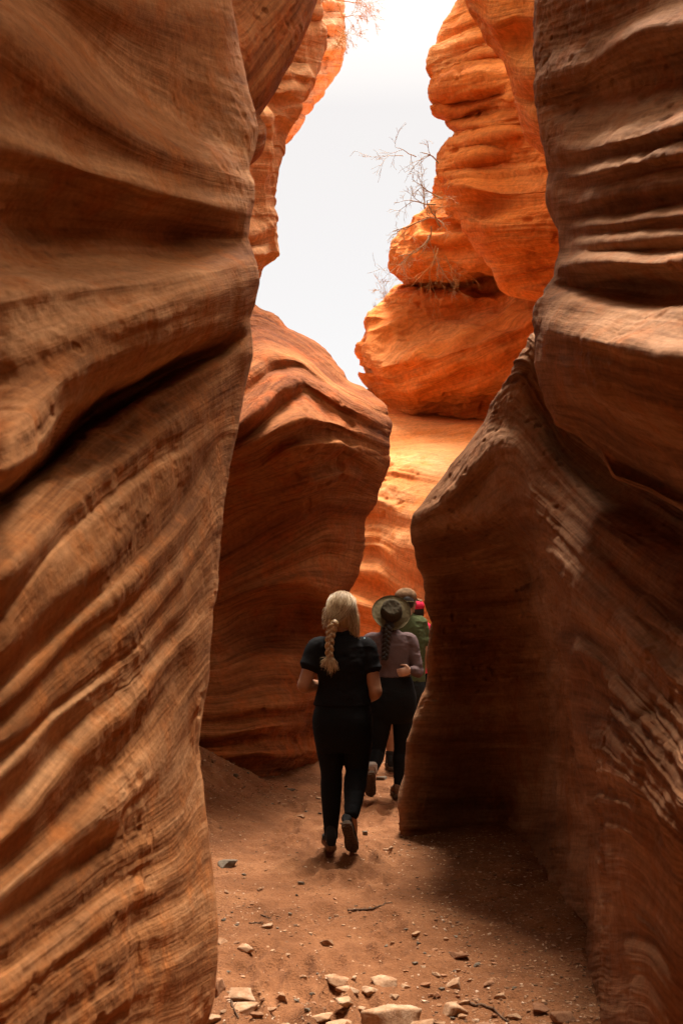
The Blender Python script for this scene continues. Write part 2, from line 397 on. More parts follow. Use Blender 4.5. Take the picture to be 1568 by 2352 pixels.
# near right wall, upper: banded bulges hanging over the lower apron
C_cont = [(1250,-300),(1232,-60),(1229,0),(1226,50),(1224,100),(1231,150),(1226,200),(1234,250),(1244,300),(1259,345),(1261,380),(1257,435),(1266,475),(1279,520),
 (1283,560),(1271,595),(1269,630),(1244,665),(1226,695),(1220,735),(1223,765),(1226,784),(1231,829),(1244,884),(1259,924),(1269,940),(1276,969),(1320,990),(1369,1034),(1409,1094),(1494,1125),(1568,1165),(1700,1240)]
C_depth = [(-300,[(1230,4.8),(1568,4.0),(1900,3.3)]),(0,[(1230,4.6),(1400,4.0),(1568,3.5),(1900,2.9)]),(500,[(1250,4.5),(1400,3.8),(1568,3.25),(1900,2.7)]),
 (760,[(1220,4.2),(1400,3.45),(1568,2.95),(1900,2.4)]),(1000,[(1270,4.1),(1400,3.7),(1568,3.2),(1900,2.6)]),(1200,[(1270,4.2),(1568,3.4),(1900,2.8)])]
C_cur = [
 Cc((1200,-100,0),(1568,-200,0)),
 Cc((1200,30,.03),(1300,0,.0),(1400,-40,.02),(1568,-100,.02)),
 Cc((1200,130,-.02),(1300,110,-.04),(1400,70,-.03),(1568,0,-.03)),
 Cc((1230,180,.03),(1350,140,.0),(1460,60,.03),(1568,40,.02)),
 Cc((1230,270,-.02),(1350,230,-.10),(1568,180,-.12)),
 Cc((1240,320,.02),(1350,300,-.02),(1450,265,-.03),(1568,230,-.04)),
 Cc((1250,355,.04),(1330,345,.04),(1400,325,.05),(1568,285,.05)),
 Cc((1255,380,.0),(1400,355,.01),(1568,320,.0)),
 Cc((1255,410,.04),(1330,400,.05),(1450,375,.06),(1568,350,.05)),
 Cc((1258,440,.01),(1330,430,.01),(1450,400,.02),(1568,385,.01)),
 Cc((1265,480,.03),(1400,450,.03),(1568,420,.02)),
 Cc((1275,505,.00),(1400,490,-.02),(1568,470,-.02)),
 Cc((1275,525,.02),(1400,510,.045),(1568,490,.05)),
 Cc((1278,545,-.01),(1400,535,.0),(1568,515,.0)),
 Cc((1280,560,.01),(1400,555,.03),(1568,540,.03)),
 Cc((1275,585,-.01),(1400,580,-.02),(1568,575,-.02)),
 Cc((1270,602,.04),(1400,598,.065),(1480,605,.06),(1568,600,.07)),
 Cc((1270,635,-.03),(1400,632,-.03),(1568,630,.0)),
 Cc((1262,655,-.06),(1350,665,-.09),(1450,668,-.11),(1568,675,-.10)),
 Cc((1240,690,.01),(1350,710,.03),(1450,725,.03),(1568,740,.02)),
 Cc((1225,770,.06),(1350,790,.13),(1450,810,.15),(1568,830,.15)),
 Cc((1232,830,.06),(1350,840,.13),(1450,870,.145),(1568,900,.15)),
 Cc((1240,860,.04),(1350,870,.10),(1450,898,.12),(1568,925,.13)),
 Cc((1245,880,.05),(1350,885,.11),(1450,920,.12),(1568,950,.13)),
 Cc((1250,910,.02),(1350,925,.04),(1450,965,.04),(1568,1000,.05)),
 Cc((1262,940,-.03),(1350,970,-.06),(1450,1040,-.08),(1568,1080,-.08)),
 Cc((1262,1000,-.08),(1350,1050,-.14),(1450,1110,-.16),(1568,1160,-.16)),
]
mass('canyon_wall', 1, C_cont, C_depth, C_cur, M_nearR, -60, 1215, 1640, 620, 330, r=.26, mpp=.0014,
     outer=[(1.15, .6), (1.0, -1.5), (-.6, -3.8)], top=6.0, flare=1.3, seed=8, fs=1.25, bot=.95, wrap=2.2,
     label='near right sandstone wall of banded bulges hanging over the lower apron', power=1.35, shade_roof=1, lay=.8, dscale=1.1)

# near right wall, lower: dark face, ridge and streaked apron
D_cont = [(1330,500),(1260,700),(1219,789),(1184,819),(1164,859),(1144,894),(1124,929),(1104,969),(1064,1024),(1029,1064),(999,1114),(976,1154),(956,1184),(946,1214),(946,1244),
 (954,1284),(966,1324),(971,1374),(981,1414),(980,1484),(981,1545),(977,1575),(972,1587),(958,1607),(946,1642),(932,1700),(924,1744),(924,1785),(916,1817),(914,1846),(918,1887),(918,1916),(920,1960),(926,2400)]
D_depth = [(500,[(1200,4.9),(1568,4.6),(1900,4.0)]),(790,[(1219,4.9),(1568,4.4),(1900,3.7)]),(950,[(1100,5.6),(1280,4.95),(1568,4.3),(1900,3.5)]),
 (1100,[(1000,6.0),(1100,5.55),(1205,5.05),(1300,4.75),(1400,4.45),(1568,3.9),(1900,3.1)]),
 (1200,[(946,5.95),(1050,5.6),(1150,5.3),(1222,4.9),(1300,4.6),(1568,3.65),(1900,2.8)]),
 (1290,[(954,6.25),(1050,6.4),(1150,6.35),(1234,5.9),(1250,4.65),(1320,4.35),(1568,3.35),(1900,2.5)]),
 (1500,[(980,6.55),(1080,6.9),(1170,7.0),(1275,6.1),(1298,4.2),(1400,3.65),(1568,2.85),(1900,2.1)]),
 (1700,[(935,6.65),(1080,7.1),(1150,7.2),(1240,6.7),(1312,5.4),(1338,3.85),(1440,3.2),(1568,2.5),(1900,1.9)]),
 (1850,[(918,6.75),(1060,7.3),(1140,7.5),(1230,6.6),(1342,5.1),(1374,3.65),(1450,3.05),(1568,2.4),(1900,1.8)]),
 (2100,[(918,6.8),(1120,7.2),(1240,6.0),(1362,4.8),(1394,3.5),(1568,2.5),(1900,1.9)]),
 (2380,[(918,6.9),(1200,6.9),(1315,4.4),(1392,3.9),(1421,3.2),(1568,2.6),(1900,1.9)])]
D_cur = [
 Cc((950,500,0),(1568,600,0)),
 Cc((950,900,0),(1219,800,0),(1300,990,-.1),(1568,1150,-.15)),
 Cc((950,1120,.0),(1060,1000,.02),(1184,860,.02),(1300,1040,-.10),(1400,1130,-.12),(1568,1230,-.14)),
 Cc((950,1150,.02),(1000,1100,.03),(1060,1040,.03),(1120,975,.02),(1184,960,.015),(1290,1090,.03),(1400,1200,-.0),(1568,1290,-.06)),
 Cc((950,1196,.04),(1000,1158,.06),(1035,1150,.07),(1075,1095,.08),(1130,1020,.06),(1184,1015,.05),(1240,1110,.03),(1350,1210,.03),(1568,1380,-.03)),
 Cc((950,1222,-.03),(1000,1190,-.05),(1035,1180,-.06),(1075,1135,-.05),(1130,1085,-.03),(1184,1060,-.0),(1225,1130,.02),(1350,1235,.0),(1568,1420,-.06)),
 Cc((950,1250,-.03),(1060,1225,-.08),(1184,1130,-.05),(1215,1130,-.0),(1245,1165,.045),(1350,1275,.045),(1568,1470,.02)),
 Cc((950,1285,-.03),(1060,1265,-.11),(1200,1190,-.09),(1240,1190,.02),(1350,1310,-.01),(1568,1510,-.02)),
 Cc((950,1320,-.03),(1060,1310,-.10),(1215,1270,-.08),(1250,1240,.03),(1350,1350,.035),(1568,1570,.05)),
 Cc((950,1370,-.02),(1215,1350,-.07),(1258,1300,.02),(1350,1400,.02),(1568,1620,.0)),
 Cc((950,1400,-.03),(1260,1380,.0),(1300,1370,.03),(1400,1470,.04),(1568,1680,.04)),
 Cc((950,1440,-.03),(1260,1430,.0),(1310,1440,-.08),(1360,1480,-.06),(1450,1580,.0),(1568,1730,-.0)),
 Cc((950,1500,-.02),(1270,1480,.0),(1320,1475,.05),(1400,1420+90,.05),(1480,1620,.05),(1568,1770,.05)),
 Cc((950,1560,-.02),(1280,1540,.0),(1340,1570,-.05),(1430,1640,.02),(1568,1815,.0)),
 Cc((950,1620,-.02),(1300,1600,.02),(1380,1640,.03),(1460,1720,.06),(1568,1860,.05)),
 Cc((950,1690,-.02),(1310,1690,.0),(1400,1720,.02),(1480,1790,.0),(1568,1900,.0)),
 Cc((950,1760,-.01),(1320,1760,.02),(1420,1790,.03),(1500,1850,.02),(1568,1940,.02)),
 Cc((950,1850,-.01),(1350,1850,.0),(1440,1860,.0),(1568,2000,-.04)),
 Cc((950,2000,.0),(1370,2000,.01),(1450,2000,.0),(1568,2150,-.05)),
 Cc((950,2200,.0),(1400,2200,.0),(1500,2200,.0),(1568,2300,-.05)),
]
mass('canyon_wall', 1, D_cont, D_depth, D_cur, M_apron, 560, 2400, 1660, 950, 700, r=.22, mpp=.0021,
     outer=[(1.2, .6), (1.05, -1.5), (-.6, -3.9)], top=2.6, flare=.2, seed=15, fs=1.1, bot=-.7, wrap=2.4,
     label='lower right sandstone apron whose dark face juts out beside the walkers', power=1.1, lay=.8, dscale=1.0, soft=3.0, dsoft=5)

# middle left buttress
B_cont = [(430,560),(520,640),(600,703),(640,720),(665,750),(705,770),(735,790),(760,815),(785,852),(800,875),(830,890),(868,920),(885,935),(893,968),(891,1000),(889,1030),(885,1070),(875,1100),
 (862,1150),(848,1190),(845,1210),(840,1260),(832,1300),(818,1335),(804,1368),(785,1430),(775,1500),(765,1600),(752,1700),(742,1745),(735,1800),(730,2100)]
B_depth = [(560,[(400,9.4),(900,9.9)]),(750,[(400,8.9),(600,8.9),(700,9.1),(900,9.5)]),(950,[(400,7.8),(560,7.5),(700,7.6),(890,8.5)]),(1060,[(400,7.9),(560,7.7),(700,7.8),(890,8.5)]),(1200,[(400,8.4),(560,8.5),(700,8.6),(850,8.9)]),
 (1350,[(400,8.5),(560,8.6),(700,8.7),(820,9.0)]),(1450,[(400,8.5),(600,8.9),(700,9.0),(800,9.2)]),(1650,[(400,8.4),(560,8.4),(660,8.5),(760,9.6)]),(1810,[(400,8.2),(560,8.3),(640,8.5),(740,9.8)]),(2000,[(400,8.2),(740,9.4)])]
B_cur = [
 Cc((500,640,0),(900,900,0)),
 Cc((500,820,0),(600,760,0),(700,810,.0),(800,905,0),(900,950,0)),
 Cc((500,900,.02),(570,860,.05),(620,820,.08),(680,815,.10),(760,860,.08),(900,960,.02)),
 Cc((500,960,-.05),(570,910,-.05),(620,860,-.04),(680,845,-.03),(760,890,-.05),(900,975,.0)),
 Cc((500,1010,.05),(560,985,.09),(600,935,.12),(640,885,.12),(700,865,.10),(780,915,.04),(900,990,.02)),
 Cc((500,1035,-.02),(580,990,-.02),(640,940,-.05),(700,900,-.03),(780,950,-.04),(900,1010,.0)),
 Cc((500,1060,.03),(600,1010,.08),(640,985,.10),(700,960,.10),(780,970,.05),(900,1025,.02)),
 Cc((500,1090,-.05),(600,1045,-.04),(700,1000,-.03),(780,1000,-.02),(900,1050,.0)),
 Cc((500,1115,-.02),(600,1085,.0),(650,1030,.04),(740,1010,.07),(820,1015,.06),(900,1075,.02)),
 Cc((500,1150,-.04),(600,1110,-.04),(700,1080,-.04),(800,1060,-.03),(900,1110,.0)),
 Cc((500,1180,.0),(600,1150,.0),(700,1115,.04),(800,1085,.04),(880,1140,.02)),
 Cc((500,1260,-.02),(620,1190,-.02),(750,1130,-.02),(870,1150,.0)),
 Cc((500,1300,.02),(620,1225,.02),(750,1160,.03),(860,1170,.02)),
 Cc((500,1330,-.02),(620,1260,-.02),(750,1190,-.02),(860,1195,.0)),
 Cc((500,1355,.01),(620,1300,.01),(750,1235,.03),(850,1250,.02)),
 Cc((500,1375,.0),(620,1325,.0),(750,1270,-.01),(850,1300,.0)),
 Cc((500,1390,.0),(560,1362,.05),(620,1345,.07),(700,1340,.09),(760,1365,.08),(830,1370,.04)),
 Cc((500,1440,-.02),(560,1400,-.12),(620,1380,-.22),(680,1385,-.24),(740,1400,-.12),(830,1400,.0)),
 Cc((500,1500,-.02),(560,1470,-.10),(620,1460,-.20),(700,1460,-.18),(800,1460,-.04)),
 Cc((500,1560,.0),(600,1530,-.02),(700,1530,.0),(800,1520,.0)),
 Cc((500,1640,.04),(600,1625,.05),(700,1620,.05),(800,1600,.03)),
 Cc((500,1660,-.0),(600,1645,-.01),(700,1640,.0),(800,1630,.0)),
 Cc((500,1690,.04),(600,1672,.05),(700,1665,.05),(800,1660,.03)),
 Cc((500,1715,-.02),(600,1700,-.02),(700,1690,-.02),(800,1690,.0)),
 Cc((500,1740,.0),(600,1725,.04),(640,1735,.05),(800,1720,.0)),
 Cc((500,1770,-.06),(600,1770,-.04),(700,1760,-.08),(800,1760,-.05)),
]
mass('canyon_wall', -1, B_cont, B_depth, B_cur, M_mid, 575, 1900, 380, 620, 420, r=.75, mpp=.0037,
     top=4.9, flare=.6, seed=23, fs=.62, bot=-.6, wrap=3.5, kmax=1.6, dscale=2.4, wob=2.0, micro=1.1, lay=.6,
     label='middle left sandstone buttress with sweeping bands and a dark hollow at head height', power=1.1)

# orange slope straight ahead
E_cont = [(700,700),(700,880),(780,910),(780,1400),(700,1600),(650,1900)]
E_depth = [(700,[(700,17),(1300,16.8)]),(940,[(700,15.9),(900,15.8),(1100,15.4),(1300,15)]),(1100,[(700,13.2),(880,12.6),(960,11.9),(1100,11.3),(1300,11)]),
 (1250,[(700,12.8),(860,12.3),(905,12.0),(945,11.1),(1050,10.7),(1300,10.4)]),(1400,[(700,12.4),(900,11.9),(955,11.5),(975,10.95),(1100,10.5),(1300,10)]),
 (1700,[(700,12.0),(900,11.6),(965,11.3),(985,10.8),(1300,10)]),(1900,[(700,11.6),(1300,10)])]
E_cur = [
 Cc((700,960,.0),(1200,960,.0)),
 Cc((700,980,.05),(1200,975,.05)),
 Cc((700,1060,.0),(950,1010,.02),(1200,1000,.02)),
 Cc((700,1080,.05),(900,1060,.08),(1000,1075,.12),(1200,1080,.1)),
 Cc((700,1110,.0),(900,1090,.0),(1000,1110,.0),(1200,1120,.0)),
 Cc((700,1180,.0),(860,1150,.06),(920,1180,.06),(1200,1200,.05)),
 Cc((700,1215,-.0),(860,1200,-.02),(920,1215,.0),(1200,1250,.0)),
 Cc((700,1260,.0),(860,1255,.05),(920,1300,.03),(1200,1400,.03)),
 Cc((700,1280,.0),(860,1272,-.02),(920,1322,-.03),(1200,1430,.0)),
 Cc((700,1310,.0),(800,1305,.06),(870,1320,.06),(940,1370,.02),(1200,1460,.03)),
 Cc((700,1340,.0),(800,1345,-.02),(870,1360,-.02),(940,1410,-.0),(1200,1490,.0)),
 Cc((700,1370,.0),(800,1375,.05),(870,1400,.05),(940,1450,.02),(1200,1530,.0)),
 Cc((700,1420,.0),(800,1425,-.03),(870,1440,-.02),(940,1500,.0),(1200,1600,.0)),
 Cc((700,1500,.0),(1200,1660,.0)),
]
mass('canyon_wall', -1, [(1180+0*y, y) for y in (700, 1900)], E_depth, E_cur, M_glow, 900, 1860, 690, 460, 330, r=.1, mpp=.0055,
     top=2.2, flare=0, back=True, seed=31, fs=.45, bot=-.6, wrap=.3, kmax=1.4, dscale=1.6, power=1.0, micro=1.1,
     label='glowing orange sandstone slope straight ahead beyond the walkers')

# right cliff, lower slabs
G_cont = [(1000,380),(974,480),(949,515),(919,540),(901,585),(904,615),(929,635),(949,645),(919,655),(904,670),(879,700),(849,725),(824,784),(812,800),(806,840),(804,866),(818,878),(834,886),(884,944),(934,957),(1024,961),(1104,966),(1180,985),(1300,1000)]
G_depth = [(300,[(800,15.5),(1300,13)]),(640,[(800,15.5),(950,15),(1150,14),(1300,13)]),(660,[(800,16.4),(950,16.1),(1150,15.2),(1300,14)]),(800,[(800,15.6),(950,15.1),(1150,14.4),(1300,13.5)]),(960,[(800,15.4),(950,14.9),(1150,14.2),(1300,13.2)])]
G_cur = [
 Cc((800,470,0),(1300,470,0)),
 Cc((800,500,.06),(950,495,.1),(1100,500,.05),(1300,520,0)),
 Cc((800,520,-.02),(950,515,-.02),(1300,540,0)),
 Cc((800,545,.06),(950,545,.1),(1300,560,.0)),
 Cc((800,560,.0),(950,562,.0),(1300,580,.0)),
 Cc((800,590,.1),(950,590,.1),(1050,600,.05),(1300,620,.0)),
 Cc((800,635,.0),(950,640,.0),(1050,645,-.1),(1300,650,-.1)),
 Cc((800,655,-.15),(950,655,-.25),(1050,655,-.35),(1300,660,-.3)),
 Cc((800,690,.05),(950,690,.05),(1100,680,.0),(1300,675,.0)),
 Cc((800,705,-.02),(950,705,.0),(1100,720,-.1),(1200,695,.05),(1300,690,.05)),
 Cc((800,740,.06),(950,740,.0),(1060,750,-.2),(1180,720,.15),(1300,700,.1)),
 Cc((800,760,.0),(900,775,.0),(1000,790,-.05),(1060,770,.22),(1140,745,.3),(1240,700,.2)),
 Cc((800,800,.05),(850,840,.15),(940,830,.22),(1010,810,.35),(1060,790,.4),(1140,765,.4),(1240,720,.25)),
 Cc((800,835,.0),(850,870,.10),(940,850,.10),(1010,835,.30),(1060,820,.35),(1140,800,.3),(1240,770,.2)),
 Cc((800,870,.0),(850,890,.05),(940,890,.10),(1100,880,.2),(1240,840,.1)),
 Cc((800,930,-.1),(940,945,-.15),(1100,950,-.2),(1240,940,-.2)),
]
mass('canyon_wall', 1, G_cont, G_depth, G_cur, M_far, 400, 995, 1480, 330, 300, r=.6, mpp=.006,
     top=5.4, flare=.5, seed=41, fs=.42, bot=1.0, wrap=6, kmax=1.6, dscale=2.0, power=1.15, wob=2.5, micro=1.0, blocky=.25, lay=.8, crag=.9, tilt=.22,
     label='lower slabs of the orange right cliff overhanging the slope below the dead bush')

# right cliff, upper block
H_cont = [(1120,-200),(1054,-40),(1054,0),(1048,10),(1024,50),(1010,80),(999,105),(990,130),(984,146),(988,158),(996,170),(991,185),(986,200),(990,225),(999,247),(1020,258),(1034,270),(1032,285),(1054,300),(1040,315),(1024,330),(1012,345),(1003,362),(1005,405),(1016,440),
 (1030,480),(1054,505),(1084,553),(1105,580),(1129,612),(1140,635),(1149,650),(1180,662),(1240,672),(1330,690)]
H_depth = [(-200,[(950,13),(1300,11.5)]),(200,[(980,12.6),(1100,12),(1300,11)]),(300,[(1000,12.6),(1300,11)]),(450,[(1000,12.2),(1300,10.8)]),(660,[(1100,12.3),(1300,11.2)])]
H_cur = [[(x, y-(x-980)*.16, d) for x, y, d in c] for c in [
 Cc((980,-60,0),(1300,-80,0)),
 Cc((980,30,.05),(1100,0,.1),(1300,-20,0)),
 Cc((980,50,-.03),(1100,20,-.03),(1300,0,0)),
 Cc((980,85,.06),(1100,60,.08),(1300,50,0)),
 Cc((980,100,-.02),(1100,75,-.02),(1300,70,0)),
 Cc((980,125,.08),(1100,105,.1),(1300,90,0)),
 Cc((980,142,-.04),(1100,125,-.03),(1300,110,0)),
 Cc((980,160,.04),(1100,145,.04),(1200,150,0)),
 Cc((980,168,-.10),(1060,165,-.06),(1150,160,-.15),(1200,165,-.05)),
 Cc((980,190,.12),(1100,180,.14),(1200,190,.1)),
 Cc((980,225,.02),(1060,225,.05),(1130,225,.1),(1200,225,.1)),
 Cc((980,245,-.08),(1060,250,-.32),(1130,245,-.36),(1170,240,.1),(1240,240,.1)),
 Cc((980,268,-.0),(1060,268,-.02),(1120,262,.0),(1170,262,.1),(1240,262,.1)),
 Cc((980,282,-.10),(1060,282,-.20),(1110,280,-.2),(1170,280,.0),(1240,280,.1)),
 Cc((980,305,.06),(1060,305,.1),(1170,300,.1),(1250,300,.1)),
 Cc((980,330,.04),(1060,325,.05),(1170,320,.03),(1250,330,.0)),
 Cc((980,345,.12),(1060,340,.14),(1170,330,.1),(1250,345,.0)),
 Cc((980,362,.0),(1100,352,.0),(1250,370,-.05)),
 Cc((980,385,.10),(1080,380,.12),(1170,385,-.1),(1260,390,-.05)),
 Cc((980,400,.0),(1080,400,-.04),(1170,410,-.2),(1260,420,-.05)),
 Cc((980,430,.10),(1060,440,.15),(1150,470,.05),(1280,480,.02)),
 Cc((980,480,.0),(1060,490,.0),(1110,500,-.1),(1160,500,-.0),(1280,510,.0)),
 Cc((1000,520,.12),(1080,530,.15),(1160,550,.15),(1280,560,.05)),
 Cc((1000,580,.0),(1110,590,.1),(1180,590,.1),(1280,600,.0)),
 Cc((1000,640,-.1),(1130,640,-.1),(1280,640,-.2)),
]]
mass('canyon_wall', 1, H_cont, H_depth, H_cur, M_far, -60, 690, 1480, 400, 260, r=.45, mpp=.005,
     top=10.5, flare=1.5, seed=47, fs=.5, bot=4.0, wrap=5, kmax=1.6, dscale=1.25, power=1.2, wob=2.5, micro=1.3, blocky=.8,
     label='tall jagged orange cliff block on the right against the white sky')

# right intermediate wall between the near wall and the cliff
I_cont = [(1040,-200),(1060,-30),(1071,0),(1089,40),(1109,85),(1144,130),(1169,175),(1177,205),(1179,230),(1184,260),(1209,300),(1244,327),(1290,345),(1380,370)]
I_depth = [(-200,[(1050,8.6),(1300,7.4)]),(100,[(1100,8.4),(1300,7.4)]),(340,[(1200,8.8),(1300,8.3)])]
I_cur = [
 Cc((1050,-80,0),(1300,-60,0)),
 Cc((1050,0,.05),(1120,60,.05),(1180,30,.0),(1300,30,0)),
 Cc((1050,30,-.0),(1120,100,.0),(1180,90,-.1),(1300,90,-.06)),
 Cc((1050,60,.05),(1120,140,.05),(1180,180,.06),(1300,180,.0)),
 Cc((1050,90,.0),(1120,170,.0),(1180,220,.0),(1300,230,-.1)),
 Cc((1050,150,.0),(1180,260,.08),(1240,290,.05),(1300,280,.0)),
 Cc((1050,300,.0),(1180,320,.0),(1300,330,-.0)),
]
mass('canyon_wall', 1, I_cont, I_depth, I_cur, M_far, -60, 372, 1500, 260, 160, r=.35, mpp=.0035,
     top=8.5, flare=-.2, seed=53, fs=.65, bot=3.2, wrap=4, kmax=1.6, dscale=1.5, power=1.2, wob=1.5, micro=1.1,  # unseen top leans in slightly, shaped for shade
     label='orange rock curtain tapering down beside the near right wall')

# small orange block wedged at the foot of the curtain
# left upper: dark red plane
J_cont = [(760,-200),(735,-40),(725,0),(712,40),(700,75),(680,112),(660,145),(640,185),(625,215),(597,258),(603,270),(610,290),(611,315),(600,340),(575,365),(540,385),(470,400)]
J_depth = [(-200,[(450,5.8),(720,7.2)]),(150,[(450,5.8),(700,7.0)]),(400,[(450,6.2),(600,6.8)])]
J_cur = [
 Cc((450,-150,0),(740,-150,0)),
 Cc((450,0,0),(550,60,.0),(640,-60,.0),(740,-120,0)),
 Cc((450,60,0),(560,120,.03),(600,60,.03),(680,-30,.03),(740,-90,0)),
 Cc((450,200,0),(560,215,.0),(620,130,.0),(690,20,.0),(740,-60,0)),
 Cc((450,230,0),(570,235,.03),(630,150,.04),(700,40,.04),(740,-30,.03)),
 Cc((450,270,-.05),(600,262,-.05),(650,200,.0),(740,20,.0)),
 Cc((450,300,.05),(600,300,.08),(700,260,.05),(740,100,.0)),
 Cc((450,380,.0),(600,370,-.05),(700,340,.05),(740,200,.0)),
]
mass('canyon_wall', -1, J_cont, J_depth, J_cur, M_mid, -60, 400, 440, 240, 180, r=.3, mpp=.0028,
     top=7.6, flare=-.45, seed=59, fs=.8, bot=2.6, wrap=3, kmax=1.6, dscale=1.2, power=1.2, micro=.8,  # unseen top tilted inward, added to shade the buttress and floor
     label='smooth dark red rock leaf high behind the near left wall')

K_cont = [(790,-200),(765,-40),(757,0),(750,30),(745,90),(740,145),(727,185),(718,205),(700,240),(675,275),(655,290),(652,305),(650,325),(645,375),(637,425),(632,475),(634,500),(634,540),(632,580),(624,596),(615,605),(595,630),(560,650),(470,690)]
K_depth = [(-200,[(450,9.0),(760,11)]),(300,[(450,9.0),(680,10.4)]),(650,[(450,9.4),(640,10.4)])]
K_cur = [
 Cc((450,-60,0),(760,-60,0)),
 Cc((450,20,.05),(700,30,.1),(760,40,.1)),
 Cc((450,30,-.05),(700,42,-.05),(760,50,-.05)),
 Cc((450,60,.05),(680,70,.1),(760,90,.1)),
 Cc((450,110,-.05),(660,125,-.02),(760,140,-.05)),
 Cc((450,125,-.05),(660,145,-.12),(760,158,-.1)),
 Cc((450,160,.05),(650,170,.06),(760,185,.06)),
 Cc((450,170,-.05),(650,178,-.05),(760,195,-.05)),
 Cc((450,205,.05),(640,212,.08),(760,225,.08)),
 Cc((450,225,-.05),(630,228,-.05),(760,240,-.05)),
 Cc((450,270,.05),(620,270,.08),(760,275,.05)),
 Cc((450,285,.0),(620,285,.0),(760,290,-.05)),
 Cc((450,305,.05),(620,302,.06),(760,305,.05)),
 Cc((450,318,-.05),(620,318,-.05),(760,318,-.05)),
 Cc((450,340,.05),(620,340,.05),(760,340,.05)),
 Cc((450,480,.0),(620,480,.0),(760,480,.0)),
 Cc((450,540,.05),(580,548,.08),(640,520,.1)),
 Cc((450,560,.0),(580,565,-.05),(640,545,-.02)),
 Cc((450,580,.05),(580,585,.08),(640,575,.1)),
 Cc((450,600,.0),(580,605,-.05),(640,595,-.05)),
 Cc((450,650,.0),(640,640,.0)),
]
mass('canyon_wall', -1, K_cont, K_depth, K_cur, M_peach_lit, -60, 690, 440, 380, 200, r=.5, mpp=.0042,
     top=8.2, flare=.8, seed=61, fs=.55, bot=3.6, wrap=4, kmax=1.6, dscale=1.5, power=1.2, wob=1.5, micro=1.1, blocky=.5, crag=.5,
     label='ledged pale orange cliff high on the left edge of the sky gap')

L_cont = [(830,-200),(790,-60),(785,0),(783,60),(786,95),(784,130),(765,175),(735,220),(715,245),(700,270),(682,290),(660,312),(640,330),(520,400)]
L_depth = [(-200,[(450,14.0),(800,17)]),(400,[(450,14.0),(800,17)])]
L_cur = [Cc((450,y,(.1 if i % 2 else -.1)),(800,y+25,(.1 if i % 2 else -.1))) for i, y in enumerate((-60,-20,10,40,62,95,120,155,180,215,240,280,310,360))]
mass('canyon_wall', -1, L_cont, L_depth, L_cur, M_pale_glare, -60, 400, 600, 200, 140, r=.6, mpp=.007,
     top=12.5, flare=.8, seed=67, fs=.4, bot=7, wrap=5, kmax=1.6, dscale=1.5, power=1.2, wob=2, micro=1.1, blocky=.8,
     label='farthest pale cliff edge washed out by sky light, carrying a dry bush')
# far right pale ledges below the bush
N_cont = [(905,655),(880,700),(862,712),(852,735),(845,742),(838,760),(826,778),(822,800),(812,820),(808,845),(800,870),(790,905),(770,980)]
# ------------------------------------------------------------------ sandy floor
_fr = np.random.default_rng(19)
FEET = [(_fr.uniform(-.45, .35), _fr.uniform(3.8, 8.5)) for _ in range(80)]; FANG = _fr.uniform(-.35, .35, 80)
def gz(x, y):
    x = np.asarray(x, float); y = np.asarray(y, float)
    h = 0.016*fbm(x*2.3, y*2.3, 0.0, 101, 3)+0.017*fbm(x*9, y*9, 0.0, 103, 4)+0.005*fbm(x*28, y*28, 0.0, 105, 2)
    pile = 0.50*np.exp(-(((x+1.5)/.66)**2+((y-8.2)/1.15)**2))
    h = h+pile*(1+.25*fbm(x*6, y*6, 0, 107, 3))
    rt = ss(.55, 1.3, x-0.04*(y-6))*(y < 7.3)*(y > 1)
    h = h+0.03*rt*(1+fbm(x*5, y*5, 0, 111, 2))
    # scuffed footprints along the trail
    for i, (fx, fy) in enumerate(FEET):
        a = FANG[i]; ux = (x-fx)*math.cos(a)+(y-fy)*math.sin(a); uy = -(x-fx)*math.sin(a)+(y-fy)*math.cos(a)
        q = (ux/.055)**2+(uy/.135)**2
        h = h-.024*np.exp(-q**1.5)+.011*np.exp(-(np.sqrt(q)-1.35)**2*9)
    return h
def M_sand():
    m, nt, b = new_mat('red_sand'); N = NT(nt)
    geo = N.n('ShaderNodeNewGeometry')
    a = N.n('ShaderNodeTexNoise', {'Vector': geo, 'Scale': 2.2, 'Detail': 5.0, 'Roughness': .6})
    f = N.n('ShaderNodeTexNoise', {'Vector': geo, 'Scale': 60.0, 'Detail': 5.0, 'Roughness': .75})
    v = N.n('ShaderNodeTexVoronoi', {'Vector': geo, 'Scale': 85.0})
    base = N.ramp(a, [(.32, (.155, .056, .018)), (.52, (.225, .086, .031)), (.7, (.30, .126, .05))])
    g = N.ramp(f, [(.34, (.70, .68, .66)), (.55, (1, 1, 1)), (.7, (1.12, 1.12, 1.12))])
    c = N.mix(.9, base, g, 'MULTIPLY')
    sp = N.ramp(v, [(.0, (.55, .5, .48)), (.22, (1, 1, 1))])
    c = N.mix(.4, c, sp, 'MULTIPLY')
    nt.links.new(mixout(c), b.inputs['Base Color']); b.inputs['Roughness'].default_value = .95
    hh = N.math('MULTIPLY_ADD', (v, 0), .5); nt.links.new(f.outputs[0], hh.inputs[2])
    bp = N.n('ShaderNodeBump', {'Strength': .8, 'Distance': .012, 'Height': hh}); nt.links.new(bp.outputs[0], b.inputs['Normal'])
    return m
M_SAND = M_sand()
xs = np.concatenate([-np.geomspace(200, 3, 14), np.linspace(-2.6, 2.6, 380), np.geomspace(3, 200, 14)])
ys = np.concatenate([-np.geomspace(200, 6, 10), np.linspace(-5, 3, 30), np.linspace(3.05, 9, 480), np.linspace(9.03, 14, 200), np.geomspace(14.5, 400, 14)])
XX, YY = np.meshgrid(xs, ys)
ZZ = gz(XX, YY)
link('ground', np_mesh('ground', np.stack([XX, YY, ZZ], -1).reshape(-1, 3), grid_quads(*XX.shape)[:, ::-1]), M_SAND)
tag(bpy.data.objects['ground'], 'red sand floor of the slot canyon', 'sand floor', None, 'structure')
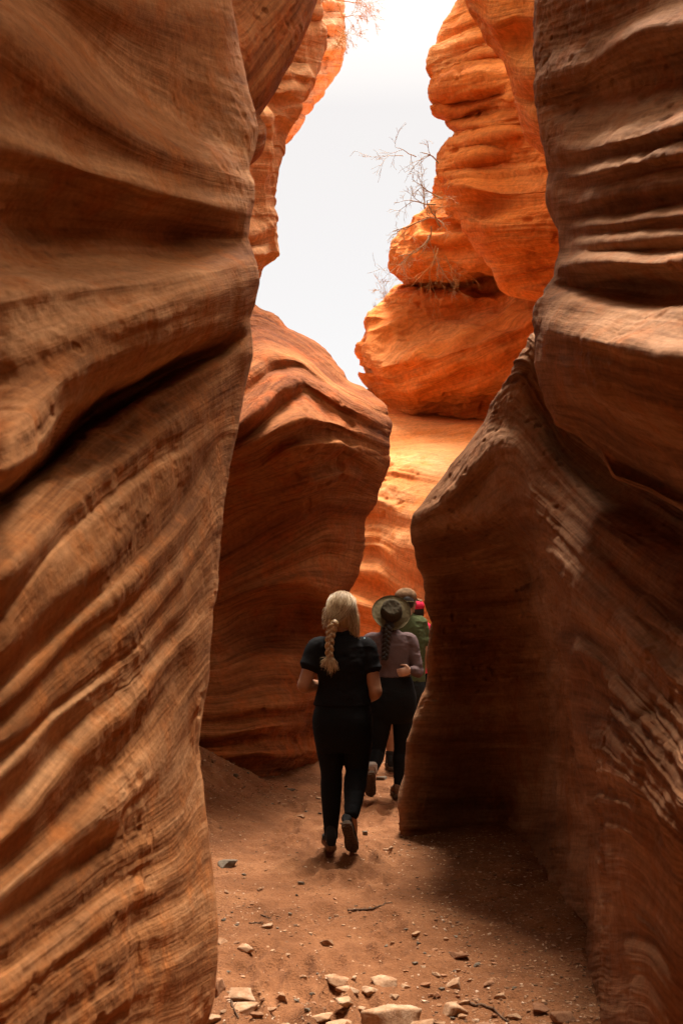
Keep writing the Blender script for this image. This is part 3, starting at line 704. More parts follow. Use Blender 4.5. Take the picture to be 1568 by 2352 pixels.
# ------------------------------------------------------------------ loose stones, twigs, gravel
def stone_mat(name, lo, mid, hi):
    m, nt, b = new_mat(name); N = NT(nt)
    geo = N.n('ShaderNodeNewGeometry'); oi = N.n('ShaderNodeObjectInfo')
    a = N.n('ShaderNodeTexNoise', {'Vector': geo, 'Scale': 14.0, 'Detail': 5.0, 'Roughness': .65})
    f = N.n('ShaderNodeTexNoise', {'Vector': geo, 'Scale': 120.0, 'Detail': 4.0, 'Roughness': .7})
    c = N.ramp(a, [(.33, lo), (.52, mid), (.68, hi)])
    g = N.ramp(f, [(.3, (.72, .70, .68)), (.6, (1.05, 1.05, 1.05))])
    v = N.ramp((oi.outputs['Random']), [(0, (.78, .76, .74)), (1, (1.12, 1.12, 1.12))])
    c = N.mix(.9, c, g, 'MULTIPLY'); c = N.mix(1.0, c, v, 'MULTIPLY')
    nt.links.new(mixout(c), b.inputs['Base Color']); b.inputs['Roughness'].default_value = .9
    hh = N.math('MULTIPLY_ADD', (a, 0), 1.0); nt.links.new(f.outputs[0], hh.inputs[2])
    bp = N.n('ShaderNodeBump', {'Strength': .7, 'Distance': .004, 'Height': hh}); nt.links.new(bp.outputs[0], b.inputs['Normal'])
    return m
M_st_pale = stone_mat('pale_stone', (.29, .135, .06), (.42, .245, .135), (.54, .37, .24))
M_st_red = stone_mat('red_stone', (.24, .10, .045), (.33, .155, .075), (.42, .22, .12))
M_st_grey = stone_mat('grey_stone', (.11, .085, .06), (.17, .13, .09), (.22, .17, .12))
M_twig = plain_mat('dry_wood', (.13, .075, .045), .9, .5, 40, .4)
M_twig_pale = plain_mat('pale_wood', (.34, .25, .17), .9, .3, 40, .2)

_bm = bmesh.new(); bmesh.ops.create_icosphere(_bm, subdivisions=4, radius=1.0)
ICO = np.array([v.co[:] for v in _bm.verts]); ICOF = np.array([[v.index for v in f.verts] for f in _bm.faces]); _bm.free()
_bm = bmesh.new(); bmesh.ops.create_icosphere(_bm, subdivisions=1, radius=1.0)
ICO1 = np.array([v.co[:] for v in _bm.verts]); ICO1F = np.array([[v.index for v in f.verts] for f in _bm.faces]); _bm.free()

def stone_verts(dirs, rng, nplanes=13, soft=22.0, rough=.02, seed=0, angular=.22):
    n = rng.normal(size=(nplanes, 3)); n /= np.linalg.norm(n, axis=1)[:, None]
    n = np.vstack([n, [[0, 0, 1], [0, 0, -1]]])
    d = rng.uniform(1-angular*1.6, 1.0, len(n)); d[-2] = rng.uniform(.72, .9)
    c = dirs@n.T
    r = np.where(c > .05, d/np.maximum(c, .05), 9.0)
    r = -np.log(np.exp(-soft*np.minimum(r, 3)).sum(1))/soft
    r = r*(1+rough*2*fbm(dirs[:, 0]*2.2, dirs[:, 1]*2.2, dirs[:, 2]*2.2, seed, 3)+rough*.7*vnoise(dirs[:, 0]*9, dirs[:, 1]*9, dirs[:, 2]*9, seed+1))
    return dirs*r[:, None]
def make_stone(name, px, py, w, h, mat, label, cat='stone', group=None, rot=None, seed=0, elong=.75, tall=None, sink=.12):
    """px,py is the middle of the stone in the photo, w,h its size there"""
    rng = np.random.default_rng(seed+500)
    X, Y = ground_at(px, py+h*.25)
    mpp = Y/F; W = w*mpp; Dp = W*elong
    ang = math.atan2(EYE, Y)
    H = max(.16*W, (h*mpp-Dp*math.sin(ang)*.8)/math.cos(ang)) if tall is None else tall
    H = min(H, .34*W) if W > .06 else H
    V = stone_verts(ICO, rng, 11, 42.0, seed=seed, angular=.26)
    V = V/np.abs(V).max(0)
    a = rng.uniform(-.35, .35) if rot is None else rot
    V = V*np.array([W/2, Dp/2, H/2*1.15])
    ca, sa = math.cos(a), math.sin(a)
    tl = rng.uniform(-.10, .10)
    V = np.stack([V[:, 0]*ca-V[:, 1]*sa, V[:, 0]*sa+V[:, 1]*ca, V[:, 2]+V[:, 0]*tl], -1)
    me = np_mesh(name, V, ICOF)
    o = link(name, me, mat)
    z0 = float(gz(X, Y))
    o.location = (X, Y, z0+H/2*(1-sink*2))
    tag(o, label, cat, group)
    return o
S = [
 (557,2259,108,58,'p','largest pale pink slab lying against the foot of the left wall',1.0,11),
 (543,2303,86,36,'p','pale rounded stone directly below the large pink slab at the left wall',.8,12),
 (485,2336,46,40,'p','pale stone cut by the bottom edge beside the left wall',.8,13),
 (503,2271,24,44,'r','brown upright pebble squeezed between left wall and pink slab',1.6,14),
 (506,2157,32,46,'p','pale rounded stone half hidden behind the left wall edge',1.3,15),
 (560,2176,46,20,'p','pale wedge stone with dark shaded side near the left wall',.6,16),
 (756,2162,52,26,'p','single pale flat stone alone on bare sand in the middle of the path',.6,17),
 (647,2292,27,22,'p','small pale chunk alone between the left slab and central stones',.9,18),
 (779,2250,88,40,'p','broad flat pale stone with pitted top, rear left of the central cluster',.8,19),
 (881,2251,60,44,'p','chunky rounded pale stone at the rear right of the central cluster',.8,20),
 (849,2275,50,26,'p','small tan stone tucked in front of the chunky rounded stone',.7,21),
 (795,2281,58,20,'p','thin flat tan stone in the middle of the central cluster',.6,22),
 (813,2264,16,12,'p','tiny pale pebble touching the pitted flat stone',.8,23),
 (800,2313,58,46,'p','pale stone with sharp top edge left of the long bottom slab',.8,24),
 (894,2325,140,54,'p','long pale slab at the bottom edge, widest stone on the path',.5,25),
 (779,2343,66,24,'p','low tan stone at the bottom edge left of the long slab',.6,26),
 (1035,2309,80,62,'p','large pale angular block standing alone at the lower right of the path',.9,27),
 (1100,2344,78,30,'r','reddish stone at the bottom edge right of the large angular block',.7,28),
 (1045,2253,50,26,'p','tan flat stone with dark hollow beside it behind the angular block',.7,29),
 (1050,2188,50,20,'r','flat reddish slab higher up the right side of the path',.6,30),
 (1068,2300,42,15,'p','thin flat stone touching the right side of the large angular block',.5,31),
 (694,1882,27,14,'p','small tan flat stone left of the standing foot of the braided walker',.6,32),
 (730,1833,17,15,'p','pale chip right behind the left calf of the braided walker',.8,33),
 (841,1912,18,14,'g','dark round pebble just right of the raised shoe',.9,34),
 (696,2027,24,10,'g','dark flat stone on bare sand below the tan flat stone',.6,35),
 (519,1987,54,34,'g','flat grey slab half buried beside the left wall',.8,36),
 (621,2117,38,16,'p','tan stone lying next to the short brown stick',.6,37),
 (519,2052,15,10,'p','small pale chip below the half buried grey slab',.8,38),
 (889,1942,20,10,'p','upper of two pale chips at the corner of the dark right face',.7,39),
 (900,1956,17,11,'p','lower of two pale chips at the corner of the dark right face',.7,40),
 (873,1788,30,13,'g','dark flat stone between the feet of the braided and hatted walkers',.7,41),
 (954,2145,22,12,'p','small tan stone right of the long twig on the path',.7,42),
 (597,2042,16,9,'p','pale chip left of the dark flat stone on bare sand',.7,43),
 (652,1857,22,9,'p','thin tan flake on the sand below the debris bank',.5,44),
 (669,1825,22,8,'g','thin grey flake at the right end of the debris bank',.5,45),
 (1239,2320,46,40,'r','dark reddish block in the shadow at the foot of the right wall',.8,46),
 (1284,2345,58,34,'r','dark reddish stone at the bottom edge nearest the right wall',.8,47),
 (1006,2280,26,16,'r','small reddish stone left of the tan flat stone by the block',.7,48),
 (488,1835,16,12,'r','reddish lump on the debris bank nearest the left wall edge',.8,49),
 (540,1838,14,12,'g','dark lump in the middle of the debris bank',.9,50),
]
for px, py, w_, h_, mt, lab, el_, sd in S:
    make_stone('stone', px, py, w_, h_, {'p': M_st_pale, 'r': M_st_red, 'g': M_st_grey}[mt], lab, 'stone', 'loose stones on the sandy path', seed=sd, elong=el_, sink=.22)
for k, (px, py, w_, h_) in enumerate([(735,2335,60,22),(962,2345,72,24),(722,2303,26,12),(905,2290,28,14),(930,2262,24,11),(975,2262,26,12),(1150,2290,36,15),(1180,2333,42,18),(1120,2262,32,14),
    (620,2322,32,14),(655,2337,46,16),(592,2342,36,15),(975,2296,22,10),(700,2252,16,9),(605,2292,18,9),(826,2300,30,13),(858,2340,40,15),(765,2300,20,9),(1010,2348,34,12),(1060,2335,26,12),(1090,2285,22,10),(1000,2232,22,10)]):
    make_stone('slab_fragment', px, py, w_, h_, [M_st_pale, M_st_pale, M_st_red][k % 3], 'flat broken slab fragment lying among the larger stones near the bottom edge', 'stone', 'broken slab fragments at the bottom of the path', seed=600+k, elong=.6, sink=.12)
# many small flakes: same label, nothing tells them apart
rng = np.random.default_rng(77)
for i in range(190):
    if i < 85: px, py = rng.uniform(500, 1180), rng.uniform(1990, 2345)
    elif i < 130: px, py = rng.uniform(470, 740), 1790+abs(rng.normal())*55
    else: px, py = rng.uniform(930, 1240), rng.uniform(1990, 2340)
    if px > 905+(py-1935)*.95: continue
    wv = rng.uniform(6, 17)*(py-1360)/760
    make_stone('stone_chip', px, py, wv, wv*.5, [M_st_pale, M_st_red, M_st_red, M_st_grey][rng.integers(4)], 'small loose stone chip scattered on the red sand', 'stone chip', 'small stone chips scattered on the sand', seed=200+i, elong=rng.uniform(.5, .9))

# gravel and grit nobody could count
def gravel():
    n = 30000
    V = []; Fc = []
    rng = np.random.default_rng(5)
    X = rng.uniform(-1.9, 1.5, n*6); Y = 3.5+rng.uniform(0, 1, n*6)**1.3*8.0
    dens = .22+.75*ss(.05, .45, fbm(X*1.7, Y*1.7, 0, 301, 3))+.9*ss(.25, .8, X-(Y-4)*.02)*(Y < 7)+1.1*np.exp(-(((X+1.15)/.5)**2+((Y-7.7)/1.1)**2))+.5*ss(4.6, 3.9, Y)
    keep = rng.uniform(0, 1.5, n*6) < dens
    X, Y = X[keep][:n], Y[keep][:n]; n = len(X)
    Z = gz(X, Y)
    s = (.0022+.0075*rng.uniform(0, 1, n)**3.5)*(1+.05*(Y-4)); s = s*np.where(X > .3, 1.15, 1)
    base = np.stack([stone_verts(ICO1, rng, 7, 14, .05, i, .4) for i in range(40)])
    k = rng.integers(40, size=n); a = rng.uniform(0, 6.28, n)
    B = base[k]*np.array([1, .75, .42])*np.stack([s, s*rng.uniform(.6, 1.3, n), s], -1)[:, None, :]
    ca, sa = np.cos(a)[:, None], np.sin(a)[:, None]
    B = np.stack([B[..., 0]*ca-B[..., 1]*sa+X[:, None], B[..., 0]*sa+B[..., 1]*ca+Y[:, None], B[..., 2]+(Z+s*.15)[:, None]], -1)
    FF = ICO1F[None]+(np.arange(n)*len(ICO1))[:, None, None]
    half = rng.uniform(0, 1, n)
    me = np_mesh('gravel', B.reshape(-1, 3), FF.reshape(-1, 3), {'tone': np.repeat(half, len(ICO1))}, smooth=False)
    m, nt, b = new_mat('grit'); N = NT(nt)
    at = N.n('ShaderNodeAttribute', attribute_name='tone')
    r = N.ramp((at.outputs[2]), [(0, (.10, .055, .03)), (.3, (.22, .10, .045)), (.6, (.32, .155, .075)), (.85, (.42, .24, .13)), (1, (.56, .40, .28))])
    nt.links.new(r.outputs[0], b.inputs['Base Color']); b.inputs['Roughness'].default_value = .95
    o = link('gravel', me, m); tag(o, 'fine gravel and grit strewn over the sandy floor', 'gravel', None, 'stuff')
gravel()

def tube_mesh(name, paths, sides=6, attrs=None):
    """paths: list of (points Nx3, radii N)"""
    V = []; Q = []; base = 0
    for P, R in paths:
        P = np.asarray(P, float); R = np.asarray(R, float); n = len(P)
        T = np.gradient(P, axis=0); T /= np.maximum(np.linalg.norm(T, axis=1), 1e-9)[:, None]
        up = np.array([0, 0, 1.]) if abs(T[:, 2]).mean() < .8 else np.array([1., 0, 0])
        A = np.cross(T, up); A /= np.maximum(np.linalg.norm(A, axis=1), 1e-9)[:, None]; B = np.cross(T, A)
        th = np.arange(sides)/sides*2*math.pi
        ring = P[:, None]+R[:, None, None]*(np.cos(th)[None, :, None]*A[:, None]+np.sin(th)[None, :, None]*B[:, None])
        V.append(ring.reshape(-1, 3))
        i = base+np.arange(n*sides).reshape(n, sides); j = np.roll(i, -1, 1)
        Q.append(np.stack([i[:-1], j[:-1], j[1:], i[1:]], -1).reshape(-1, 4)); base += n*sides
    return np_mesh(name, np.concatenate(V), np.concatenate(Q), attrs)
def branch(P, D, L, R, depth, out, rng, droop=0.0, spread=.6, n=7, kids=(2, 4), wander=.28):
    pts = [P.copy()]; d = D/np.linalg.norm(D)
    for i in range(n):
        d = d+rng.normal(size=3)*wander*.5+np.array([0, 0, -droop]); d /= np.linalg.norm(d)
        pts.append(pts[-1]+d*L/n)
    rr = np.linspace(R, R*.45, n+1); out.append((np.array(pts), rr))
    if depth <= 0: return
    for k in range(rng.integers(*kids)+1):
        t = rng.integers(max(1, n//3), n+1)
        d2 = d+rng.normal(size=3)*spread
        branch(pts[t], d2, L*rng.uniform(.45, .75), rr[t]*.7, depth-1, out, rng, droop, spread, max(4, n-1), kids, wander)

def twig(pts, r, label):
    P = np.array([list(ground_at(*p)) for p in pts]); t = np.linspace(0, 1, 14)
    x = np.interp(t, np.linspace(0, 1, len(P)), P[:, 0]); y = np.interp(t, np.linspace(0, 1, len(P)), P[:, 1])
    z = gz(x, y)+r*.7
    rg = np.random.default_rng(int(P[0, 0]*1000) & 255)
    x = x+rg.normal(size=14)*r*.5; z = z+abs(rg.normal(size=14))*r*.6
    main = np.stack([x, y, z], -1); rad = r*(1.1-.6*t)*(1+.2*rg.normal(size=14)*.5)
    paths = [(main, rad)]
    for k in (4, 8, 11):
        e = main[k]+np.array([rg.normal()*.02, rg.normal()*.03, .012]); paths.append((np.array([main[k], (main[k]+e)/2, e]), np.array([r*.4, r*.3, r*.15])))
    o = link('twig', tube_mesh('twig', paths), M_twig); tag(o, label, 'twig', 'fallen twigs on the path')
twig([(571, 2112), (605, 2113)], .004, 'short straight brown stick beside a tan stone near the left wall')
twig([(800, 2097), (835, 2092), (870, 2090), (900, 2080)], .006, 'longest dark crooked twig lying across the middle of the path')
twig([(1080, 2302), (1110, 2308), (1135, 2322), (1165, 2345)], .006, 'dark curved root running to the bottom edge on the right')
twig([(600, 2098), (622, 2104)], .003, 'tiny dark twig just above the tan stone near the short stick')
twig([(528, 2300), (534, 2325), (548, 2345)], .005, 'dark bent twig at the bottom edge beside the left wall stones')

# dry bushes hanging from the cliffs
M_bush = plain_mat('dry_branch', (.50, .34, .20), .9, .3, 30, .2)
M_bush2 = plain_mat('dry_grass_orange', (.50, .25, .09), .9, .3, 30, .1)
def bush(name, root, stems, label, mat, seed, Y, R=.02, depth=4, kids=(2, 4), droop=0.0, spread=.55, cat='dead bush'):
    rg = np.random.default_rng(seed); out = []
    for (x0, y0, x1, y1, rr, dr) in stems:
        a = unproj(x0, y0, Y); b = unproj(x1, y1, Y-rg.uniform(-.2, .4))
        branch(a, b-a, np.linalg.norm(b-a), R*rr, depth, out, rg, dr, spread, 7, kids)
    fat = [p for p in out if p[1][0] > R*.35]; fine = [p for p in out if p[1][0] <= R*.35]
    fine = [(p, np.maximum(r, .0016)) for p, r in fine]
    t = bpy.data.objects.new(name, None); COL.objects.link(t); t.location = unproj(root[0], root[1], Y).tolist()
    tag(t, label, cat)
    inv = np.array(t.location)
    for nm, pl, s in (('stem', fat, 7), ('twigs', fine, 4)):
        if not pl: continue
        me = tube_mesh(nm, [(p-inv, r) for p, r in pl], s)
        q_ = link(nm, me, mat, t)
        if nm == 'twigs': q_['kind'] = 'stuff'
    return t
bush('dead_bush', (985, 478), [(1010, 520, 960, 470, 1.0, .0), (1015, 455, 950, 440, .8, -.02), (985, 500, 905, 530, .8, .02), (975, 480, 960, 425, .8, -.03), (990, 520, 1000, 590, .8, .05), (985, 540, 955, 600, .7, .05), (1000, 470, 940, 480, .9, 0), (1000, 590, 1030, 640, .6, .05)],
     'bare tangled dead bush clinging to the right cliff with drooping twigs', M_bush, 9, 12.0, R=.013, depth=3, spread=.62)
bush('dead_branch', (1003, 372), [(1006, 374, 955, 358, .9, .0), (955, 360, 925, 358, .6, .0), (925, 358, 885, 348, .45, .02)],
     'single bare branch reaching left from the right cliff into the white sky', M_bush, 21, 12.0, R=.011, depth=3, kids=(1, 3), spread=.5)
bush('dry_shrub', (780, 20), [(778, 40, 812, 30, .6, .04), (772, 0, 835, 5, .6, .04), (775, 70, 800, 95, .6, .06), (775, 10, 810, 60, .6, .05), (778, -20, 820, -10, .6, .03), (780, 60, 800, 70, .5, .05)],
     'feathery dry shrub hanging from the pale upper left cliff edge', M_bush2, 33, 15.5, R=.016, depth=4, spread=.5, cat='dry shrub')
bush('dry_shrub', (1010, 575), [(1005, 570, 990, 640, .6, .07), (1000, 565, 965, 620, .6, .07), (1020, 585, 1055, 650, .55, .08), (980, 560, 945, 590, .5, .05)],
     'pale orange dry strands trailing down the right cliff below the dead bush', M_bush2, 41, 11.9, R=.011, depth=3, spread=.38, cat='dry shrub')
bush('dry_shrub', (890, 695), [(892, 705, 880, 690, .5, -.02), (900, 695, 890, 680, .5, 0), (880, 712, 868, 700, .5, 0)],
     'tiny dry tuft on the ledge edge low in the sky gap', M_bush2, 51, 15.0, R=.008, depth=3, spread=.5, cat='dry shrub')
# ------------------------------------------------------------------ people
def ell(c, r, rot=None, n=20):
    V = ICO*np.asarray(r)
    if rot is not None: V = V@np.asarray(rot).T
    return V+np.asarray(c), ICOF
def tubev(pts, rad, n=18, flat=1.0, axis=None):
    """closed tapered tube; flat squeezes it along 'axis'"""
    P = np.asarray(pts, float); R = np.asarray(rad, float)
    m = 5*(len(P)-1)+1; t = np.linspace(0, len(P)-1, m)
    k = np.arange(len(P))
    def cr(A):   # smooth resample
        i = np.clip(t.astype(int), 0, len(P)-2); f = (t-i)
        p0, p1, p2, p3 = A[np.clip(i-1, 0, len(P)-1)], A[i], A[i+1], A[np.clip(i+2, 0, len(P)-1)]
        f = f[:, None] if A.ndim > 1 else f
        return .5*((2*p1)+(-p0+p2)*f+(2*p0-5*p1+4*p2-p3)*f**2+(-p0+3*p1-3*p2+p3)*f**3)
    Q = cr(P); RR = cr(R)
    T = np.gradient(Q, axis=0); T /= np.linalg.norm(T, axis=1)[:, None]
    e0 = Q[0]-T[0]*RR[0]*.5; e1 = Q[-1]+T[-1]*RR[-1]*.5
    Q = np.vstack([e0, Q, e1]); RR = np.r_[RR[0]*.6, RR, RR[-1]*.6]; T = np.vstack([T[0], T, T[-1]])
    ref = np.array([0, 1., 0]) if axis is None else np.asarray(axis, float)
    if abs((T@ref)).mean() > .85: ref = np.array([1., 0, 0])
    A = np.cross(T, ref); A /= np.linalg.norm(A, axis=1)[:, None]; B = np.cross(T, A)
    th = np.arange(n)/n*2*math.pi
    ring = Q[:, None]+RR[:, None, None]*(np.cos(th)[None, :, None]*A[:, None]+flat*np.sin(th)[None, :, None]*B[:, None])
    V = np.vstack([ring.reshape(-1, 3), Q[0], Q[-1]])
    i = np.arange(len(Q)*n).reshape(-1, n); j = np.roll(i, -1, 1)
    q = np.stack([i[:-1], j[:-1], j[1:], i[1:]], -1).reshape(-1, 4)
    tri = np.vstack([q[:, [0, 1, 2]], q[:, [0, 2, 3]]])
    c0, c1 = len(V)-2, len(V)-1
    tri = np.vstack([tri, np.stack([j[0], i[0], np.full(n, c0)], -1), np.stack([i[-1], j[-1], np.full(n, c1)], -1)])
    return V, tri
def loftz(secs, n=32, p=2.3):
    """secs: (cx, cy, z, half width, half depth)"""
    S = np.asarray(secs, float); m = 6*(len(S)-1)+1; t = np.linspace(0, len(S)-1, m)
    i = np.clip(t.astype(int), 0, len(S)-2); f = (t-i)[:, None]
    p0, p1, p2, p3 = S[np.clip(i-1, 0, len(S)-1)], S[i], S[i+1], S[np.clip(i+2, 0, len(S)-1)]
    S = .5*((2*p1)+(-p0+p2)*f+(2*p0-5*p1+4*p2-p3)*f**2+(-p0+3*p1-3*p2+p3)*f**3)
    th = np.arange(n)/n*2*math.pi
    cx = np.sign(np.cos(th))*abs(np.cos(th))**(2/p); sy = np.sign(np.sin(th))*abs(np.sin(th))**(2/p)
    ring = np.stack([S[:, 0:1]+S[:, 3:4]*cx, S[:, 1:2]+S[:, 4:5]*sy, S[:, 2:3]+0*cx], -1)
    V = np.vstack([ring.reshape(-1, 3), S[0, :3], S[-1, :3]])
    i = np.arange(len(S)*n).reshape(-1, n); j = np.roll(i, -1, 1)
    q = np.stack([i[:-1], j[:-1], j[1:], i[1:]], -1).reshape(-1, 4)
    tri = np.vstack([q[:, [0, 1, 2]], q[:, [0, 2, 3]]])
    c0, c1 = len(V)-2, len(V)-1
    tri = np.vstack([tri, np.stack([j[0], i[0], np.full(n, c0)], -1), np.stack([i[-1], j[-1], np.full(n, c1)], -1)])
    return V, tri
def fuse(name, parts, mat, parent, voxel=.006, smooth=4, wrinkle=0.0, wscale=14, wdir=(1, 1, 1), seed=0, loc=(0, 0, 0)):
    V = []; T = []; b = 0
    for v, f in parts: V.append(v); T.append(f+b); b += len(v)
    me = np_mesh('tmp', np.concatenate(V), np.concatenate(T))
    o = bpy.data.objects.new('tmp', me); COL.objects.link(o)
    r = o.modifiers.new('r', 'REMESH'); r.mode = 'VOXEL'; r.voxel_size = voxel; r.use_smooth_shade = True
    if smooth: s = o.modifiers.new('s', 'SMOOTH'); s.iterations = smooth; s.factor = .5
    bpy.context.view_layer.update()
    dg = bpy.context.evaluated_depsgraph_get()
    m2 = bpy.data.meshes.new_from_object(o.evaluated_get(dg)); bpy.data.objects.remove(o); m2.name = name
    n = len(m2.vertices); co = np.empty(n*3, np.float32); m2.vertices.foreach_get('co', co); co = co.reshape(-1, 3)
    if wrinkle:
        no = np.empty(n*3, np.float32); m2.vertices.foreach_get('normal', no); no = no.reshape(-1, 3)
        q = co*np.asarray(wdir)*wscale
        wv = fbm(q[:, 0], q[:, 1], q[:, 2], seed, 3); wv = (1-2*abs(wv))*.6+wv*.6
        co = co+no*(wv*wrinkle)[:, None]
    co = co-np.asarray(loc); m2.vertices.foreach_set('co', co.astype(np.float32).ravel())
    m2.polygons.foreach_set('use_smooth', np.ones(len(m2.polygons), bool)); m2.update()
    m2.materials.clear()
    return link(name, m2, mat, parent)
def lerp(a, b, t): return np.asarray(a)*(1-t)+np.asarray(b)*t
def nrm(v): v = np.asarray(v, float); return v/np.linalg.norm(v)
def handv(w, d, pn, side, curl=.7, s=1.0):
    """w wrist, d direction of the palm, pn palm normal (curl side)"""
    d = nrm(d); pn = nrm(np.asarray(pn)-np.dot(pn, d)*d); a = np.cross(d, pn)*side
    parts = [tubev([w, w+d*.035*s, w+d*.075*s], [.024*s, .036*s, .037*s], 14, .5, pn)]
    for k, (off, L) in enumerate(((.029, .068), (.010, .076), (-.010, .071), (-.028, .056))):
        p = w+d*.078*s+a*off*s; pts = [p-d*.02*s, p]; ang = 0; seg = [L*.45, L*.32, L*.25]
        for q, g in enumerate(seg):
            ang += curl*(.55+.25*q); pts.append(pts[-1]+(d*math.cos(ang)+pn*math.sin(ang))*g*s)
        parts.append(tubev(pts, [.0085*s, .0088*s, .008*s, .0074*s, .0062*s], 10))
    b = w+d*.022*s+a*.028*s
    parts.append(tubev([b, b+(a*.8+d*.5+pn*.25)*.028*s, b+(a*.55+d*.95+pn*.5)*.055*s, b+(a*.3+d*1.0+pn*.8)*.072*s], [.014*s, .0115*s, .0095*s, .0075*s], 10))
    return parts
def shoe(parent, heel, fwd, up, s, mats, lug=True, high=0.0):
    """trainer built in its own frame: y heel to toe, z up"""
    y = nrm(fwd); z = nrm(np.asarray(up)-np.dot(up, y)*y); x = np.cross(y, z); R = np.stack([x, y, z], 1)
    def place(V): return V*s@R.T+np.asarray(heel)
    secs = [(-.012, .026, .055, .035), (.0, .033, .085, .045), (.04, .036, .095+high, .05), (.085, .036, .09+high*.4, .045), (.12, .038, .07, .035), (.17, .044, .056, .03), (.215, .043, .046, .025), (.25, .030, .036, .02), (.262, .014, .028, .014)]
    P = []
    for i in range(len(secs)-1):
        pass
    n = 20; th = np.arange(n)/n*2*math.pi; S = np.array(secs); m = 33; t = np.linspace(0, len(S)-1, m)
    S = np.stack([np.interp(t, np.arange(len(S)), S[:, k]) for k in range(4)], 1)
    ring = np.stack([S[:, 1:2]*np.cos(th), S[:, 0:1]+0*th, .012+S[:, 2:3]*(.5+.5*np.sin(th))], -1)
    V = np.vstack([ring.reshape(-1, 3), ring[0].mean(0), ring[-1].mean(0)])
    i = np.arange(m*n).reshape(m, n); j = np.roll(i, -1, 1); q = np.stack([i[:-1], j[:-1], j[1:], i[1:]], -1).reshape(-1, 4)
    tri = np.vstack([q[:, [0, 1, 2]], q[:, [0, 2, 3]], np.stack([j[0], i[0], np.full(n, len(V)-2)], -1), np.stack([i[-1], j[-1], np.full(n, len(V)-1)], -1)])
    up_ = fuse('shoe', [(place(V), tri)], mats[0], parent, .005, 3, .0012, 60, seed=3)
    # sole
    out = [(-.016, 0), (-.012, .022), (.01, .035), (.06, .036), (.10, .033), (.15, .042), (.20, .047), (.235, .040), (.262, .020), (.27, 0)]
    yy = np.array([o[0] for o in out]); xx = np.array([o[1] for o in out])
    ys_ = np.r_[yy, yy[::-1][1:-1]]; xs_ = np.r_[xx, -xx[::-1][1:-1]]
    k = len(ys_)
    lay = []
    for zz, sc_ in ((-.014, .93), (-.010, 1.0), (.012, 1.02), (.020, .96)):
        toe = .012*np.clip((ys_-.17)/.1, 0, 1)**2
        lay.append(np.stack([xs_*sc_, .125+(ys_-.125)*(.5+.5*sc_), zz+toe], -1))
    V = np.vstack(lay+[lay[0].mean(0)[None], lay[-1].mean(0)[None]])
    i = np.arange(4*k).reshape(4, k); j = np.roll(i, -1, 1); q = np.stack([i[:-1], j[:-1], j[1:], i[1:]], -1).reshape(-1, 4)
    tri = [np.vstack([q[:, [0, 1, 2]], q[:, [0, 2, 3]], np.stack([j[0], i[0], np.full(k, 4*k)], -1), np.stack([i[-1], j[-1], np.full(k, 4*k+1)], -1)])]
    VV = [V]; b = len(V)
    if lug:
        bv = np.array([[a, c, e] for a in (-1, 1) for c in (-1, 1) for e in (-1, 1)], float)
        bf = np.array([[0, 1, 3, 2], [4, 6, 7, 5], [0, 4, 5, 1], [2, 3, 7, 6], [0, 2, 6, 4], [1, 5, 7, 3]])
        bt = np.vstack([bf[:, [0, 1, 2]], bf[:, [0, 2, 3]]])
        for yq in np.arange(.005, .255, .022):
            wv = np.interp(yq, yy, xx)*.78
            for sx in (-1, 1):
                VV.append(bv*np.array([wv*.42, .007, .004])+np.array([sx*wv*.5, yq+.003*sx, -.017+.012*max(0, (yq-.17)/.1)**2])); tri.append(bt+b); b += 8
    me = np_mesh('sole', place(np.vstack(VV)), np.vstack(tri), smooth=False)
    link('sole', me, mats[1], up_)
    return up_
def wp(px, py, Y): return unproj(px, py, Y)

M_skin = plain_mat('skin_tan', (.36, .17, .09), .55, .10, 25, .1)
M_skin2 = plain_mat('skin_pale', (.50, .28, .18), .55, .10, 25, .1)
M_black = plain_mat('black_knit', (.011, .010, .010), .85, .35, 200, .3)
M_legg = plain_mat('black_leggings', (.009, .009, .009), .75, .3, 300, .2)
M_mauve = plain_mat('mauve_jersey', (.115, .075, .072), .9, .25, 160, .4)
M_green = plain_mat('green_cotton', (.075, .088, .038), .9, .25, 120, .4)
M_pink = plain_mat('pink_fabric', (.75, .035, .09), .8, .15, 100, .3)
M_shorts = plain_mat('dark_shorts', (.02, .022, .022), .9, .3, 100, .3)
M_shoe = plain_mat('black_shoe_mesh', (.025, .023, .022), .7, .4, 250, .6)
M_sole = plain_mat('brown_rubber', (.105, .070, .048), .85, .35, 80, .4)
M_sole_l = plain_mat('tan_rubber', (.20, .095, .045), .8, .3, 80, .3)
M_brownshoe = plain_mat('brown_suede', (.14, .07, .04), .9, .3, 120, .4)
M_sock = plain_mat('grey_sock', (.35, .29, .24), .9, .2, 200, .4)
M_hat = plain_mat('olive_canvas', (.085, .062, .030), .9, .22, 130, .35)
M_crown = plain_mat('dark_olive_canvas', (.045, .034, .020), .9, .25, 130, .35)
M_cap = plain_mat('brown_camouflage', (.15, .085, .045), .9, .65, 22, .2)
M_darkhair = plain_mat('dark_hair', (.022, .014, .010), .5, .5, 60, .4, stretch=(6, 6, 1))
M_eye = plain_mat('eye_white', (.6, .58, .55), .3, .05, 10)
M_blue = plain_mat('blue_white_bandana', (.30, .42, .46), .8, .6, 90, .2)
M_silver = plain_mat('silver_metal', (.6, .6, .6), .3, .1, 10)
